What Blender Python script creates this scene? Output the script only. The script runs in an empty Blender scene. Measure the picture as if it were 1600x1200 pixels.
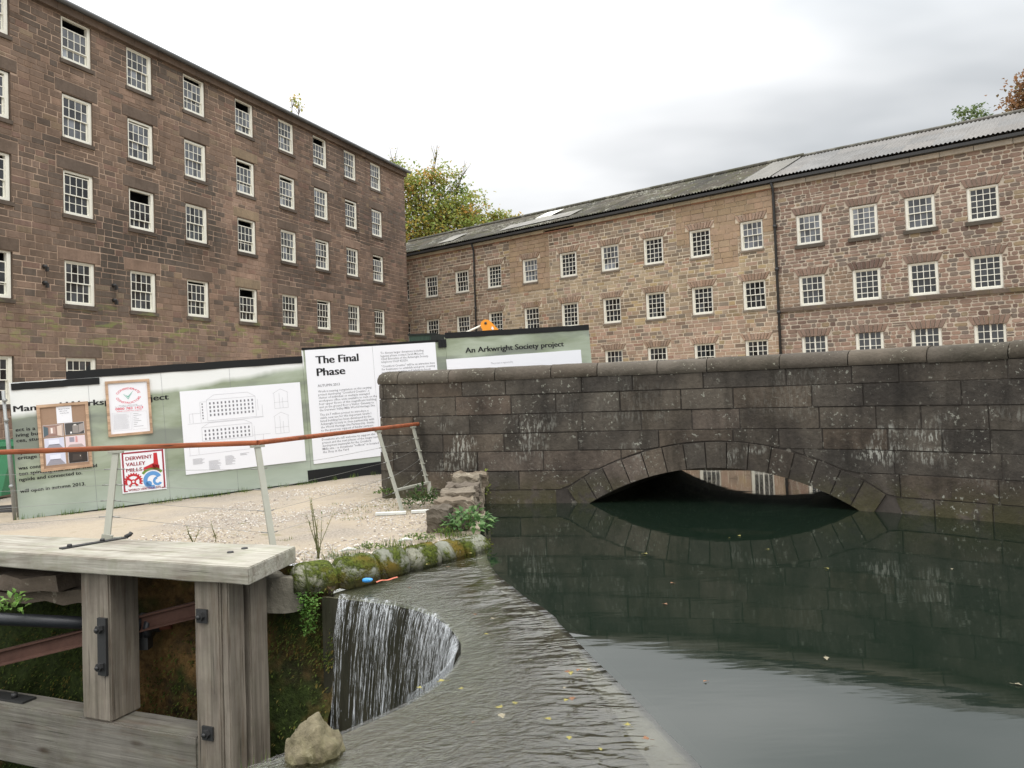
import bpy, bmesh, math, random
import numpy as np
from mathutils import Vector, Matrix, noise as mn
from math import sin, cos, pi, radians, sqrt, atan2, hypot
R = random.Random(7)
SC = bpy.context.scene
COL = SC.collection

# ------------------------------------------------------------------ camera, world, sun, exposure
PITCH, ROLL, FPX, SY = 0.03425747, 0.03500986, 1244.0, -32.71
def make_camera():
    cd = bpy.data.cameras.new('camera'); cam = bpy.data.objects.new('camera', cd); COL.objects.link(cam)
    cd.sensor_fit = 'HORIZONTAL'; cd.sensor_width = 36; cd.lens = 36*FPX/1600
    cd.shift_y = SY/1600; cd.clip_start = .05; cd.clip_end = 2000
    F = Vector((0, cos(PITCH), sin(PITCH))); R0 = Vector((1, 0, 0)); U0 = Vector((0, -sin(PITCH), cos(PITCH)))
    Rt = cos(ROLL)*R0 - sin(ROLL)*U0; U = sin(ROLL)*R0 + cos(ROLL)*U0
    cam.matrix_world = Matrix(((Rt.x, U.x, -F.x, 0), (Rt.y, U.y, -F.y, 0), (Rt.z, U.z, -F.z, 0), (0, 0, 0, 1)))
    SC.camera = cam
make_camera()
SUN_EL, SUN_AZ = radians(48), radians(140)      # sun to the right and behind the camera, behind cloud
def make_world():
    w = bpy.data.worlds.new('World'); SC.world = w; w.use_nodes = True
    nt = w.node_tree; N = nt.nodes; L = nt.links; N.clear()
    out = N.new('ShaderNodeOutputWorld')
    sky = N.new('ShaderNodeTexSky'); sky.sky_type = 'NISHITA'; sky.sun_disc = False
    sky.sun_elevation = SUN_EL; sky.sun_rotation = SUN_AZ
    bg1 = N.new('ShaderNodeBackground'); bg1.inputs[1].default_value = .1; L.new(sky.outputs[0], bg1.inputs[0])
    tc = N.new('ShaderNodeTexCoord'); sep = N.new('ShaderNodeSeparateXYZ'); L.new(tc.outputs['Generated'], sep.inputs[0])
    def math_(op, a, b=None):
        m = N.new('ShaderNodeMath'); m.operation = op
        for i, v in enumerate((a, b)):
            if v is None: continue
            if isinstance(v, (int, float)): m.inputs[i].default_value = v
            else: L.new(v, m.inputs[i])
        return m.outputs[0]
    z = math_('MAXIMUM', sep.outputs[2], 0.0)
    den = math_('ADD', z, .22)
    px = math_('DIVIDE', sep.outputs[0], den); py = math_('DIVIDE', sep.outputs[1], den)
    cmb = N.new('ShaderNodeCombineXYZ'); L.new(px, cmb.inputs[0]); L.new(py, cmb.inputs[1])
    ns = N.new('ShaderNodeTexNoise'); ns.inputs['Scale'].default_value = 1.15; ns.inputs['Detail'].default_value = 4; ns.inputs['Roughness'].default_value = .42
    mp = N.new('ShaderNodeMapping'); mp.inputs['Location'].default_value = (3.1, 1.7, 0); mp.inputs['Scale'].default_value = (.8, 1.25, 1)
    L.new(cmb.outputs[0], mp.inputs[0]); L.new(mp.outputs[0], ns.inputs[0])
    rp = N.new('ShaderNodeValToRGB'); e = rp.color_ramp.elements
    e[0].position = .38; e[0].color = (.56, .58, .595, 1); e[1].position = .60; e[1].color = (1.0, 1.0, 1.0, 1)
    # heavier cloud towards the right (east)
    tilt = math_('MULTIPLY', px, -.13); fac = math_('ADD', ns.outputs[0], math_('ADD', tilt, .035)); L.new(fac, rp.inputs[0])
    gr = math_('ADD', math_('ADD', math_('MULTIPLY', math_('MULTIPLY', z, z), .9), 1.22), math_('MULTIPLY', math_('MAXIMUM', math_('SUBTRACT', z, .30), 0.0), 4.2))   # overcast sky is brighter overhead
    bg2 = N.new('ShaderNodeBackground'); L.new(rp.outputs[0], bg2.inputs[0]); L.new(gr, bg2.inputs[1])
    mx = N.new('ShaderNodeMixShader'); mx.inputs[0].default_value = .9
    L.new(bg1.outputs[0], mx.inputs[1]); L.new(bg2.outputs[0], mx.inputs[2]); L.new(mx.outputs[0], out.inputs[0])
make_world()
def make_sun():
    ld = bpy.data.lights.new('sun', 'SUN'); ld.energy = .9; ld.angle = radians(14); ld.color = (1, .96, .9)
    o = bpy.data.objects.new('sun', ld); COL.objects.link(o)
    d = Vector((sin(SUN_AZ)*cos(SUN_EL), cos(SUN_AZ)*cos(SUN_EL), sin(SUN_EL)))
    o.rotation_euler = d.to_track_quat('Z', 'Y').to_euler(); o.location = d*80
make_sun()
SC.view_settings.view_transform = 'Standard'; SC.view_settings.look = 'None'
SC.view_settings.exposure = -0.12; SC.view_settings.gamma = 1
SC.cycles.max_bounces = 8; SC.cycles.transparent_max_bounces = 12

# ------------------------------------------------------------------ helpers
def lin(r, g, b, k=1.0):
    f = lambda c: ((c/255+.055)/1.055)**2.4 if c > 10 else c/255/12.92
    return (f(r)*k, f(g)*k, f(b)*k)
def jit(c, a, rr=R):
    k = 1+rr.uniform(-a, a); h = rr.uniform(-a, a)*.25
    return (max(0, c[0]*k*(1+h)), max(0, c[1]*k), max(0, c[2]*k*(1-h)))
def mixc(a, b, t): return tuple(a[i]*(1-t)+b[i]*t for i in range(3))

class MB:
    def __init__(s, xf=None): s.v = []; s.f = []; s.m = []; s.c = []; s.mats = []; s.xf = xf; s.sm = []
    def mi(s, mat):
        if mat not in s.mats: s.mats.append(mat)
        return s.mats.index(mat)
    def add(s, vs, fs, mat, col=(1, 1, 1), smooth=False):
        b = len(s.v); k = s.mi(mat)
        s.v.extend([s.xf(*p) if s.xf else tuple(p) for p in vs])
        for f in fs: s.f.append([b+i for i in f]); s.m.append(k); s.c.append(col); s.sm.append(smooth)
    def box(s, x0, x1, y0, y1, z0, z1, mat, col=(1, 1, 1), bev=0):
        vs = [(x, y, z) for z in (z0, z1) for y in (y0, y1) for x in (x0, x1)]
        fs = [(0, 2, 3, 1), (4, 5, 7, 6), (0, 1, 5, 4), (2, 6, 7, 3), (0, 4, 6, 2), (1, 3, 7, 5)]
        s.add(vs, fs, mat, col)
    def quad(s, a, b, c, d, mat, col=(1, 1, 1)): s.add([a, b, c, d], [(0, 1, 2, 3)], mat, col)
    def tube(s, pts, rads, mat, col=(1, 1, 1), n=8, cap=True, smooth=True):
        if not isinstance(rads, (list, tuple)): rads = [rads]*len(pts)
        pts = [Vector(p) for p in pts]; vs = []; fs = []
        up = Vector((0, 0, 1))
        for i, p in enumerate(pts):
            t = (pts[min(i+1, len(pts)-1)]-pts[max(i-1, 0)]).normalized()
            a = t.cross(up) if abs(t.z) < .95 else t.cross(Vector((1, 0, 0)))
            a.normalize(); b = t.cross(a)
            for k in range(n):
                q = p+(a*cos(2*pi*k/n)+b*sin(2*pi*k/n))*rads[i]; vs.append(tuple(q))
        for i in range(len(pts)-1):
            for k in range(n):
                fs.append((i*n+k, i*n+(k+1) % n, (i+1)*n+(k+1) % n, (i+1)*n+k))
        if cap: fs.append(tuple(range(n-1, -1, -1))); fs.append(tuple((len(pts)-1)*n+k for k in range(n)))
        s.add(vs, fs, mat, col, smooth)
    def bar(s, p, q, w, t, mat, col=(1, 1, 1), side=None):      # rectangular bar from p to q
        p = Vector(p); q = Vector(q); d = (q-p).normalized()
        a = Vector(side) if side else d.cross(Vector((0, 0, 1)))
        if a.length < 1e-3: a = Vector((1, 0, 0))
        a = (a-d*a.dot(d)).normalized(); b = d.cross(a)
        vs = [tuple(o+a*i*w/2+b*j*t/2) for o in (p, q) for i, j in ((-1, -1), (1, -1), (1, 1), (-1, 1))]
        s.add(vs, [(3, 2, 1, 0), (4, 5, 6, 7), (0, 1, 5, 4), (1, 2, 6, 5), (2, 3, 7, 6), (3, 0, 4, 7)], mat, col)
    def build(s, name, parent=None, bevel=0, loc=None):
        me = bpy.data.meshes.new(name); me.from_pydata(s.v, [], s.f)
        for m in s.mats: me.materials.append(m)
        me.polygons.foreach_set('material_index', s.m)
        me.polygons.foreach_set('use_smooth', s.sm)
        at = me.color_attributes.new('col', 'FLOAT_COLOR', 'CORNER')
        n = np.array([len(f) for f in s.f]); c = np.array([(*c, 1) for c in s.c], dtype=np.float32).reshape(-1, 4)
        at.data.foreach_set('color', np.repeat(c, n, axis=0).ravel())
        me.update()
        o = bpy.data.objects.new(name, me); COL.objects.link(o)
        if parent: o.parent = parent
        if loc: o.location = loc
        if bevel:
            md = o.modifiers.new('bevel', 'BEVEL'); md.width = bevel; md.segments = 2; md.limit_method = 'ANGLE'; md.angle_limit = radians(50)
        return o
def tag(o, label=None, cat=None, group=None, kind=None):
    if label: o['label'] = label
    if cat: o['category'] = cat
    if group: o['group'] = group
    if kind: o['kind'] = kind
    return o
def empty(name, loc=(0, 0, 0), rz=0, mat=None):
    o = bpy.data.objects.new(name, None); COL.objects.link(o); o.empty_display_size = .2
    if mat is not None: o.matrix_world = mat
    else: o.location = loc; o.rotation_euler = (0, 0, rz)
    return o
def copy_tree(o, kids, parent=None):
    c = o.copy(); COL.objects.link(c); c.parent = parent
    for ch in kids.get(o.name, []): copy_tree(ch, kids, c)
    return c

# ---- materials
class NT:
    def __init__(s, name):
        s.mat = bpy.data.materials.new(name); s.mat.use_nodes = True; s.t = s.mat.node_tree; s.N = s.t.nodes; s.L = s.t.links
        s.b = s.N['Principled BSDF']; s.out = s.N['Material Output']
    def n(s, t, **kw):
        x = s.N.new(t)
        for k, v in kw.items():
            if k in x.inputs: s.set(x.inputs[k], v)
            else: setattr(x, k, v)
        return x
    def set(s, inp, v):
        if isinstance(v, bpy.types.NodeSocket): s.L.new(v, inp)
        elif isinstance(v, (tuple, list)) and len(v) == 3 and inp.type == 'RGBA': inp.default_value = (*v, 1)
        else: inp.default_value = v
    def m(s, op, a, b=0, c=None, clamp=False):
        x = s.N.new('ShaderNodeMath'); x.operation = op; x.use_clamp = clamp; s.set(x.inputs[0], a); s.set(x.inputs[1], b)
        if c is not None: s.set(x.inputs[2], c)
        return x.outputs[0]
    def mix(s, f, a, b, mode='MIX'):
        x = s.N.new('ShaderNodeMix'); x.data_type = 'RGBA'; x.blend_type = mode
        s.set(x.inputs[0], f); s.set(x.inputs[6], a); s.set(x.inputs[7], b); return x.outputs[2]
    def noise(s, scale, detail=4, rough=.55, vec=None, dist=0):
        x = s.N.new('ShaderNodeTexNoise'); x.inputs['Scale'].default_value = scale; x.inputs['Detail'].default_value = detail
        x.inputs['Roughness'].default_value = rough; x.inputs['Distortion'].default_value = dist
        s.L.new(vec if vec is not None else s.obj(), x.inputs['Vector']); return x.outputs[0]
    def voro(s, scale, vec=None, feature='F1'):
        x = s.N.new('ShaderNodeTexVoronoi'); x.feature = feature; x.inputs['Scale'].default_value = scale
        s.L.new(vec if vec is not None else s.obj(), x.inputs['Vector']); return x
    def obj(s):
        if not hasattr(s, 'tc'): s.tc = s.N.new('ShaderNodeTexCoord')
        return s.tc.outputs['Object']
    def xyz(s, vec=None):
        x = s.N.new('ShaderNodeSeparateXYZ'); s.L.new(vec if vec is not None else s.obj(), x.inputs[0]); return x.outputs
    def mapping(s, scale=(1, 1, 1), loc=(0, 0, 0), rot=(0, 0, 0)):
        x = s.N.new('ShaderNodeMapping'); x.inputs['Scale'].default_value = scale; x.inputs['Location'].default_value = loc; x.inputs['Rotation'].default_value = rot
        s.L.new(s.obj(), x.inputs[0]); return x.outputs[0]
    def ramp(s, f, *st):
        x = s.N.new('ShaderNodeValToRGB'); e = x.color_ramp.elements
        while len(e) < len(st): e.new(.5)
        for i, (p, c) in enumerate(st):
            e[i].position = p; e[i].color = (c, c, c, 1) if isinstance(c, (int, float)) else (*c, 1)
        s.set(x.inputs[0], f); return x.outputs[0]
    def col(s):
        x = s.N.new('ShaderNodeVertexColor'); x.layer_name = 'col'; return x.outputs[0]
    def bump(s, h, strength=.3, dist=.01, normal=None):
        x = s.N.new('ShaderNodeBump'); x.inputs['Strength'].default_value = strength; x.inputs['Distance'].default_value = dist
        s.set(x.inputs['Height'], h)
        if normal is not None: s.L.new(normal, x.inputs['Normal'])
        return x.outputs[0]
    def fin(s, base=None, rough=.85, normal=None, spec=.3):
        if base is not None: s.set(s.b.inputs['Base Color'], base)
        s.set(s.b.inputs['Roughness'], rough); s.b.inputs['Specular IOR Level'].default_value = spec
        if normal is not None: s.L.new(normal, s.b.inputs['Normal'])
        return s.mat

def stone_mat(name, fine=28, mid=3.0, amp=.5, lichen=None, moss=None, bump=.5, rough=.92, streak=0, dark=None, drips=False):
    t = NT(name); c = t.col()
    a = t.noise(mid, 5, .6); b = t.noise(fine, 4, .7)
    k = t.m('ADD', t.m('MULTIPLY', a, amp*1.5), t.m('MULTIPLY', b, amp)); k = t.m('ADD', k, 1-amp*1.25)
    c = t.mix(1, c, t.ramp(k, (0, 0.0), (1, 1.0)), 'MULTIPLY') if False else t.mix(1.0, c, _grey(t, k), 'MULTIPLY')
    if dark:       # dark soot patches
        c = t.mix(t.m('MULTIPLY', t.ramp(t.noise(dark[0], 5, .6), (dark[1], 0), (dark[1]+.16, 1)), dark[2]), c, t.mix(1, c, dark[3], 'MULTIPLY'))
    if streak:
        sv = t.mapping((4, 4, .5)); c = t.mix(t.m('MULTIPLY', t.ramp(t.noise(1.0, 4, .6, sv), (.5, 0), (.7, 1)), streak), c, t.mix(1, c, (.4, .4, .38), 'MULTIPLY'))
    if moss:
        for (z0, z1, sc, th, colr, fac) in moss:
            z = t.xyz()[2]; band = t.m('MULTIPLY', t.ramp(t.m('MULTIPLY', t.m('SUBTRACT', z, z0-.35), 1/.7), (0, 0), (1, 1)), t.ramp(t.m('MULTIPLY', t.m('SUBTRACT', z1+.35, z), 1/.7), (0, 0), (1, 1)))
            mk = t.ramp(t.noise(1.0 if isinstance(sc, tuple) else sc, 6, .65, t.mapping(sc) if isinstance(sc, tuple) else None, .4), (th, 0), (th+.09, 1))
            c = t.mix(t.m('MULTIPLY', t.m('MULTIPLY', band, mk), fac), c, colr)
    if lichen:
        sc, th, colr, fac = lichen
        big = t.ramp(t.noise(sc*.12, 3, .5), (.44, 0), (.62, 1)); sm = t.ramp(t.noise(sc, 3, .65), (th, 0), (th+.03, 1))
        c = t.mix(t.m('MULTIPLY', t.m('MULTIPLY', big, sm), fac), c, colr)
        sm2 = t.ramp(t.noise(sc*.55, 3, .6, t.mapping((1, 1, 1), (7, 3, 5))), (th+.11, 0), (th+.14, 1)); c = t.mix(t.m('MULTIPLY', sm2, fac), c, colr)
    if drips:      # pale lime runs below the joints, in patches
        z = t.xyz()[2]; zb = t.m('MULTIPLY', t.ramp(t.m('MULTIPLY', t.m('SUBTRACT', z, .35), 3), (0, 0), (1, 1)), t.ramp(t.m('MULTIPLY', t.m('SUBTRACT', 1.25, z), 3), (0, .12), (1, 1)))
        big = t.ramp(t.noise(1.15, 3, .5, t.mapping((1, 1, 1.6), (2.2, 6.1, .4))), (.55, 0), (.64, 1)); run = t.ramp(t.noise(1.0, 4, .65, t.mapping((34, 34, 9))), (.50, 0), (.58, 1))
        c = t.mix(t.m('MULTIPLY', t.m('MULTIPLY', big, run), t.m('MULTIPLY', zb, .75)), c, lin(168, 168, 158))
    n = t.bump(t.m('ADD', b, t.m('MULTIPLY', t.noise(fine*.35, 3), 1.2)), bump, .012)
    return t.fin(c, rough, n)
def _grey(t, k):
    x = t.N.new('ShaderNodeCombineColor'); 
    for i in range(3): t.L.new(k, x.inputs[i])
    return x.outputs[0]
def plain_mat(name, c, rough=.6, spec=.4, amp=.15, scale=8, bump=0, metallic=0, stretch=None):
    t = NT(name); v = t.mapping(stretch) if stretch else None
    k = t.m('ADD', t.m('MULTIPLY', t.noise(scale, 5, .6, v), amp*2), 1-amp)
    cc = t.mix(1.0, c, _grey(t, k), 'MULTIPLY')
    n = t.bump(t.noise(scale*3, 4, .6, v), bump, .005) if bump else None
    t.b.inputs['Metallic'].default_value = metallic
    return t.fin(cc, rough, n, spec)
def vcol_mat(name, rough=.7, spec=.3, amp=.1, scale=10, bump=0):
    t = NT(name); k = t.m('ADD', t.m('MULTIPLY', t.noise(scale, 4), amp*2), 1-amp)
    return t.fin(t.mix(1.0, t.col(), _grey(t, k), 'MULTIPLY'), rough, t.bump(t.noise(scale*3, 3), bump, .01) if bump else None, spec)
def leaf_mat(name, rough=.55, trans=.35):
    t = NT(name); c = t.mix(1.0, t.col(), _grey(t, t.m('ADD', t.m('MULTIPLY', t.noise(2.5, 3), .8), .6)), 'MULTIPLY'); t.fin(c, rough, None, .25)
    tr = t.N.new('ShaderNodeBsdfTranslucent'); t.set(tr.inputs[0], c); mx = t.N.new('ShaderNodeMixShader'); mx.inputs[0].default_value = trans
    t.L.new(t.b.outputs[0], mx.inputs[1]); t.L.new(tr.outputs[0], mx.inputs[2]); t.L.new(mx.outputs[0], t.out.inputs[0]); return t.mat
def glass_mat(name, base, rough=.06):
    t = NT(name); k = t.noise(1.3, 3); c = t.mix(t.ramp(k, (.35, 0), (.65, 1)), base, tuple(x*.45 for x in base))
    c = t.mix(1.0, t.col(), c, 'MULTIPLY')
    n = t.bump(t.noise(2.2, 2), .25, .02)
    t.b.inputs['IOR'].default_value = 1.5
    return t.fin(c, rough, n, .65)
def wood_mat(name, c1, c2, axis=0, green=0.0, scale=1.0):
    t = NT(name); sc = [22*scale]*3; sc[axis] = 1.1*scale; v = t.mapping(tuple(sc)); g = t.noise(1.0, 6, .62, v, .3)
    sc2 = [70*scale]*3; sc2[axis] = 2.0; g2 = t.noise(1.0, 3, .5, t.mapping(tuple(sc2)))
    c = t.mix(t.ramp(g, (.3, 0), (.72, 1)), c1, c2); blot = t.noise(2.3, 5, .65)
    c = t.mix(t.m('MULTIPLY', t.ramp(blot, (.45, 0), (.65, 1)), .55), c, t.mix(1, c, (.55, .52, .5), 'MULTIPLY'))
    sc3 = [55*scale]*3; sc3[axis] = .8; crk = t.ramp(t.noise(1.0, 2, .5, t.mapping(tuple(sc3), (3, 1, 2))), (.29, 1), (.33, 0))
    sk = [2.6*scale]*3; sk[axis] = .9; kn = t.voro(1.0, t.mapping(tuple(sk), (.3, .7, .2))); kd = kn.outputs['Distance']
    c = t.mix(t.m('MULTIPLY', t.ramp(kd, (.04, 1), (.10, 0)), .8), c, lin(58, 44, 34)); c = t.mix(t.m('MULTIPLY', t.ramp(t.noise(1.0, 4, .7, t.mapping(tuple(9 if i != axis else 1.0 for i in range(3)), (5, 2, 8))), (.52, 0), (.68, 1)), .5), c, lin(84, 64, 48))
    c = t.mix(t.m('MULTIPLY', crk, .75), c, (.02, .017, .014))
    if green: c = t.mix(t.m('MULTIPLY', t.ramp(t.noise(3.7, 5, .7), (.47, 0), (.62, 1)), green), c, lin(112, 122, 84))
    n = t.bump(t.m('ADD', g, t.m('SUBTRACT', t.m('MULTIPLY', g2, .7), t.m('MULTIPLY', crk, 1.5))), .6, .006)
    return t.fin(c, .82, n, .25)

M = {}
M['mill'] = stone_mat('mill_sandstone', 13, 1.5, .55, moss=[(3.9, 5.4, (.9, 1, 3.0), .53, lin(128, 136, 78), .6)], lichen=(5, .70, lin(160, 150, 128), .35), dark=(.33, .48, .8, (.62, .61, .60)), bump=.7, streak=.35)
M['mill_mortar'] = stone_mat('mill_mortar', 9, 1.2, .6, bump=.4, dark=(.45, .44, .9, (.5, .47, .45)))
M['range'] = stone_mat('range_gritstone', 16, 2.0, .42, moss=[(1.5, 6.8, 1.2, .60, lin(120, 108, 60), .4)], dark=(.45, .54, .6, (.62, .6, .56)), bump=.7)
M['range_mortar'] = stone_mat('range_mortar', 20, 1.0, .45, bump=.4)
M['bridge'] = stone_mat('soot_black_gritstone', 24, 2.2, .8, drips=True, lichen=(20, .61, lin(150, 150, 138), .75), moss=[(-.25, .10, 4, .40, lin(72, 70, 36), .85)], streak=.85, dark=(1.0, .42, .85, (.42, .42, .44)), bump=1.0, rough=.88)
M['coping'] = stone_mat('weathered_coping_stone', 26, 3.5, .5, lichen=(22, .62, lin(158, 156, 140), .7), dark=(1.3, .46, .7, (.55, .57, .52)), bump=.9)
M['joint'] = stone_mat('dark_joint_mortar', 20, 1.5, .8, bump=.3, lichen=(6, .60, lin(150, 146, 134), .7))
M['frame'] = plain_mat('cream_window_paint', lin(230, 228, 216), .5, .4, .08, 5)
M['glass'] = glass_mat('old_window_glass', (.035, .038, .042)); M['glass_hi'] = glass_mat('pale_window_glass', (.13, .14, .155), .12)
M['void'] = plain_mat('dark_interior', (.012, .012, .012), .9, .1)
M['iron'] = plain_mat('cast_iron_black', lin(46, 46, 46), .55, .5, .2, 12, .3)
M['pipe_black'] = plain_mat('tarred_black_pipe', lin(38, 40, 44), .38, .5, .3, 30, .5)
M['lead'] = plain_mat('lead_gutter', lin(92, 94, 96), .5, .5, .15, 3)
M['slate'] = stone_mat('mossy_corrugated_roof', 14, 1.4, .7, lichen=(3.5, .52, lin(150, 148, 136), .55), moss=[(8, 12, 2.0, .5, lin(72, 72, 46), .6)], bump=.5)
M['sheet'] = stone_mat('grey_corrugated_roof', 9, 1.2, .45, bump=.4, lichen=(2.5, .62, lin(150, 150, 142), .4))

# ------------------------------------------------------------------ masonry generator (local u, depth, z)
def stone(mb, ua, ub, za, zb, t, bev, jt, mat, col, rnd=False, base=0.0):
    j = lambda: R.uniform(-jt, jt)
    ua += j(); ub += j(); za += j(); zb += j()
    if ub-ua < .02 or zb-za < .02: return
    bv = min(bev, (ub-ua)*.3, (zb-za)*.3); tt = -t*R.uniform(.75, 1.15)
    if not rnd:
        o = [(ua, base, za), (ub, base, za), (ub, base, zb), (ua, base, zb)]
        i = [(ua+bv+j()*.4, tt, za+bv+j()*.4), (ub-bv+j()*.4, tt, za+bv+j()*.4), (ub-bv+j()*.4, tt, zb-bv+j()*.4), (ua+bv+j()*.4, tt, zb-bv+j()*.4)]
        mb.add(o+i, [(4, 5, 6, 7), (0, 1, 5, 4), (1, 2, 6, 5), (2, 3, 7, 6), (3, 0, 4, 7)], mat, col)
    else:
        cu, cz = (ub-ua)*R.uniform(.08, .2), (zb-za)*R.uniform(.12, .32)
        P = [(ua+cu, za), (ub-cu, za+j()), (ub, za+cz), (ub+j(), zb-cz), (ub-cu, zb), (ua+cu, zb+j()), (ua, zb-cz), (ua+j(), za+cz)]
        mu, mz = (ua+ub)/2, (za+zb)/2
        o = [(u, base, z) for u, z in P]; k = 1-2*bv/max(zb-za, .05)
        i = [(mu+(u-mu)*(1-2*bv/(ub-ua)), tt, mz+(z-mz)*k) for u, z in P]
        mb.add(o+i, [tuple(range(8, 16))]+[(a, (a+1) % 8, 8+(a+1) % 8, 8+a) for a in range(8)], mat, col)
def masonry(mb, u0, u1, z0, z1, rowh, lenf, gap, obs, thick, bev, jt, mat, colf, rnd=False):
    z = z0
    while z < z1-.03:
        h = rowh(z); zt = min(z+h, z1)
        if z1-zt < .06: zt = z1
        ob = [o for o in obs if o[3] > z+.004 and o[2] < zt-.004 and o[1] > u0 and o[0] < u1]
        cuts = sorted({u0, u1, *[min(max(o[0], u0), u1) for o in ob], *[min(max(o[1], u0), u1) for o in ob]})
        seg = []
        for a, b in zip(cuts, cuts[1:]):
            if b-a < 1e-4: continue
            m = (a+b)/2; fr = [(z, zt)]
            for o in ob:
                if o[0] < m < o[1]:
                    nf = []
                    for (p, q) in fr:
                        if o[3] <= p or o[2] >= q: nf.append((p, q)); continue
                        if o[2]-p > .035: nf.append((p, o[2]))
                        if q-o[3] > .035: nf.append((o[3], q))
                    fr = nf
            seg.append([a, b, fr])
        mg = []
        for s_ in seg:
            if mg and mg[-1][2] == s_[2]: mg[-1][1] = s_[1]
            else: mg.append(s_)
        for a, b, fr in mg:
            for (p, q) in fr:
                x = a; first = True
                while x < b-.01:
                    L = lenf(z)*(R.uniform(.4, 1) if first else 1); first = False; e = x+L
                    if b-e < .14: e = b
                    split = rnd and q-p > .17 and R.random() < .12
                    if split:
                        mzz = (p+q)/2
                        for pp, qq in ((p, mzz), (mzz, q)): stone(mb, x+gap/2, e-gap/2, pp+gap/2, qq-gap/2, thick, bev, jt, mat, colf(x, pp), rnd)
                    else: stone(mb, x+gap/2, e-gap/2, p+gap/2, q-gap/2, thick, bev, jt, mat, colf((x+e)/2, (p+q)/2), rnd)
                    x = e
        z = zt
def backing(mb, u0, u1, z0, z1, holes, mat, col, reveal=.25, rmat=None, rcol=None, d=0.0, step=1.2):
    us = sorted({u0, u1, *[h[0] for h in holes], *[h[1] for h in holes]}); zs = sorted({z0, z1, *[min(max(h[2], z0), z1) for h in holes], *[min(max(h[3], z0), z1) for h in holes]})
    for a, b in zip(us, us[1:]):
        for p, q in zip(zs, zs[1:]):
            mu, mz = (a+b)/2, (p+q)/2
            if any(h[0] < mu < h[1] and h[2] < mz < h[3] for h in holes): continue
            mb.quad((a, d, p), (b, d, p), (b, d, q), (a, d, q), mat, col)
    for a, b, p, q in holes:
        r = reveal; f = -.02
        for e in (((a, f, p), (a, r, p), (a, r, q), (a, f, q)), ((b, f, p), (b, f, q), (b, r, q), (b, r, p)), ((a, f, q), (a, r, q), (b, r, q), (b, f, q)), ((a, f, p), (b, f, p), (b, r, p), (a, r, p))):
            mb.quad(*e, rmat or mat, rcol or col)

# ------------------------------------------------------------------ windows
def window_mesh(w, h, cols, rows_up, rows_lo, kind='sash', drop=0.0, fr=.085, bar=.024, fd=.05, mats=None, side=None):
    """local: x 0..w, z 0..h, front y = fd; returns frame MB and pane MB"""
    f = MB(); p = MB(); F = M['frame']; side = side or fr
    f.box(0, fr, fd, fd+.12, 0, h, F); f.box(w-side, w, fd, fd+.12, 0, h, F)
    f.box(fr, w-side, fd+.002, fd+.12, h-fr*.75, h, F); f.box(fr, w-side, fd-.03, fd+.12, 0, fr*.95, F)
    x0, x1, z0, z1 = fr, w-side, fr*.95, h-fr*.75; mid = z0+(z1-z0)*rows_lo/(rows_up+rows_lo)
    gl = mats or M['glass']
    vv = R.uniform(.7, 1.3)
    def sash(za, zb, rows, y, mull=False):
        s = .032
        f.box(x0, x1, y, y+.035, za, za+s, F); f.box(x0, x1, y, y+.035, zb-s, zb, F)
        f.box(x0, x0+s, y+.001, y+.035, za+s, zb-s, F); f.box(x1-s, x1, y+.001, y+.035, za+s, zb-s, F)
        for i in range(1, cols):
            x = x0+(x1-x0)*i/cols; bb = bar*(2.4 if mull and i == cols//2 else 1); f.box(x-bb/2, x+bb/2, y+.004, y+.03, za+s, zb-s, F)
        for i in range(1, rows):
            z = za+(zb-za)*i/rows; f.box(x0+s, x1-s, y+.006, y+.028, z-bar/2, z+bar/2, F)
        for i in range(cols):
            for k in range(rows):
                a = x0+(x1-x0)*i/cols; b = x0+(x1-x0)*(i+1)/cols; c = za+(zb-za)*k/rows; d = za+(zb-za)*(k+1)/rows
                j = [R.uniform(-.0025, .0025) for _ in range(3)]; v = R.choice((.35, .6, .8, 1, 1, 1.2, 1.5, 2.0))*vv
                p.quad((a, y+.018+j[0], c), (b, y+.018+j[1], c), (b, y+.018-j[0], d), (a, y+.018+j[2], d), gl, (v, v, v))
    if kind == 'sash':
        sash(mid-.016-drop, z1-drop, rows_up, fd+.03); sash(z0, mid+.016, rows_lo, fd+.072)
    else: sash(z0, z1, rows_up+rows_lo, fd+.05, kind == 'mullion')
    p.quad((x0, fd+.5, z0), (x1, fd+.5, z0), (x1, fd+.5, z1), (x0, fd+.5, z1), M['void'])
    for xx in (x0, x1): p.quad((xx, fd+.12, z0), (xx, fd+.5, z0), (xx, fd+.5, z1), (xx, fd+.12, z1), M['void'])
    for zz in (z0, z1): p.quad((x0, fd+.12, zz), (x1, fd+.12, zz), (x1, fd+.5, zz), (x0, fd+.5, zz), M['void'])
    return f, p
class WinKit:
    def __init__(s): s.cache = {}
    def put(s, root, u, z, key, fn):
        key = (key, R.randrange(4))
        if key not in s.cache:
            f, p = fn(); fo = f.build('window', root); po = p.build('pane', fo); fo.location = (u, 0, z); s.cache[key] = (fo, po); return fo
        fo, po = s.cache[key]; a = fo.copy(); COL.objects.link(a); a.parent = root; a.location = (u, 0, z)
        b = po.copy(); COL.objects.link(b); b.parent = a; return a
WK = WinKit()

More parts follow.
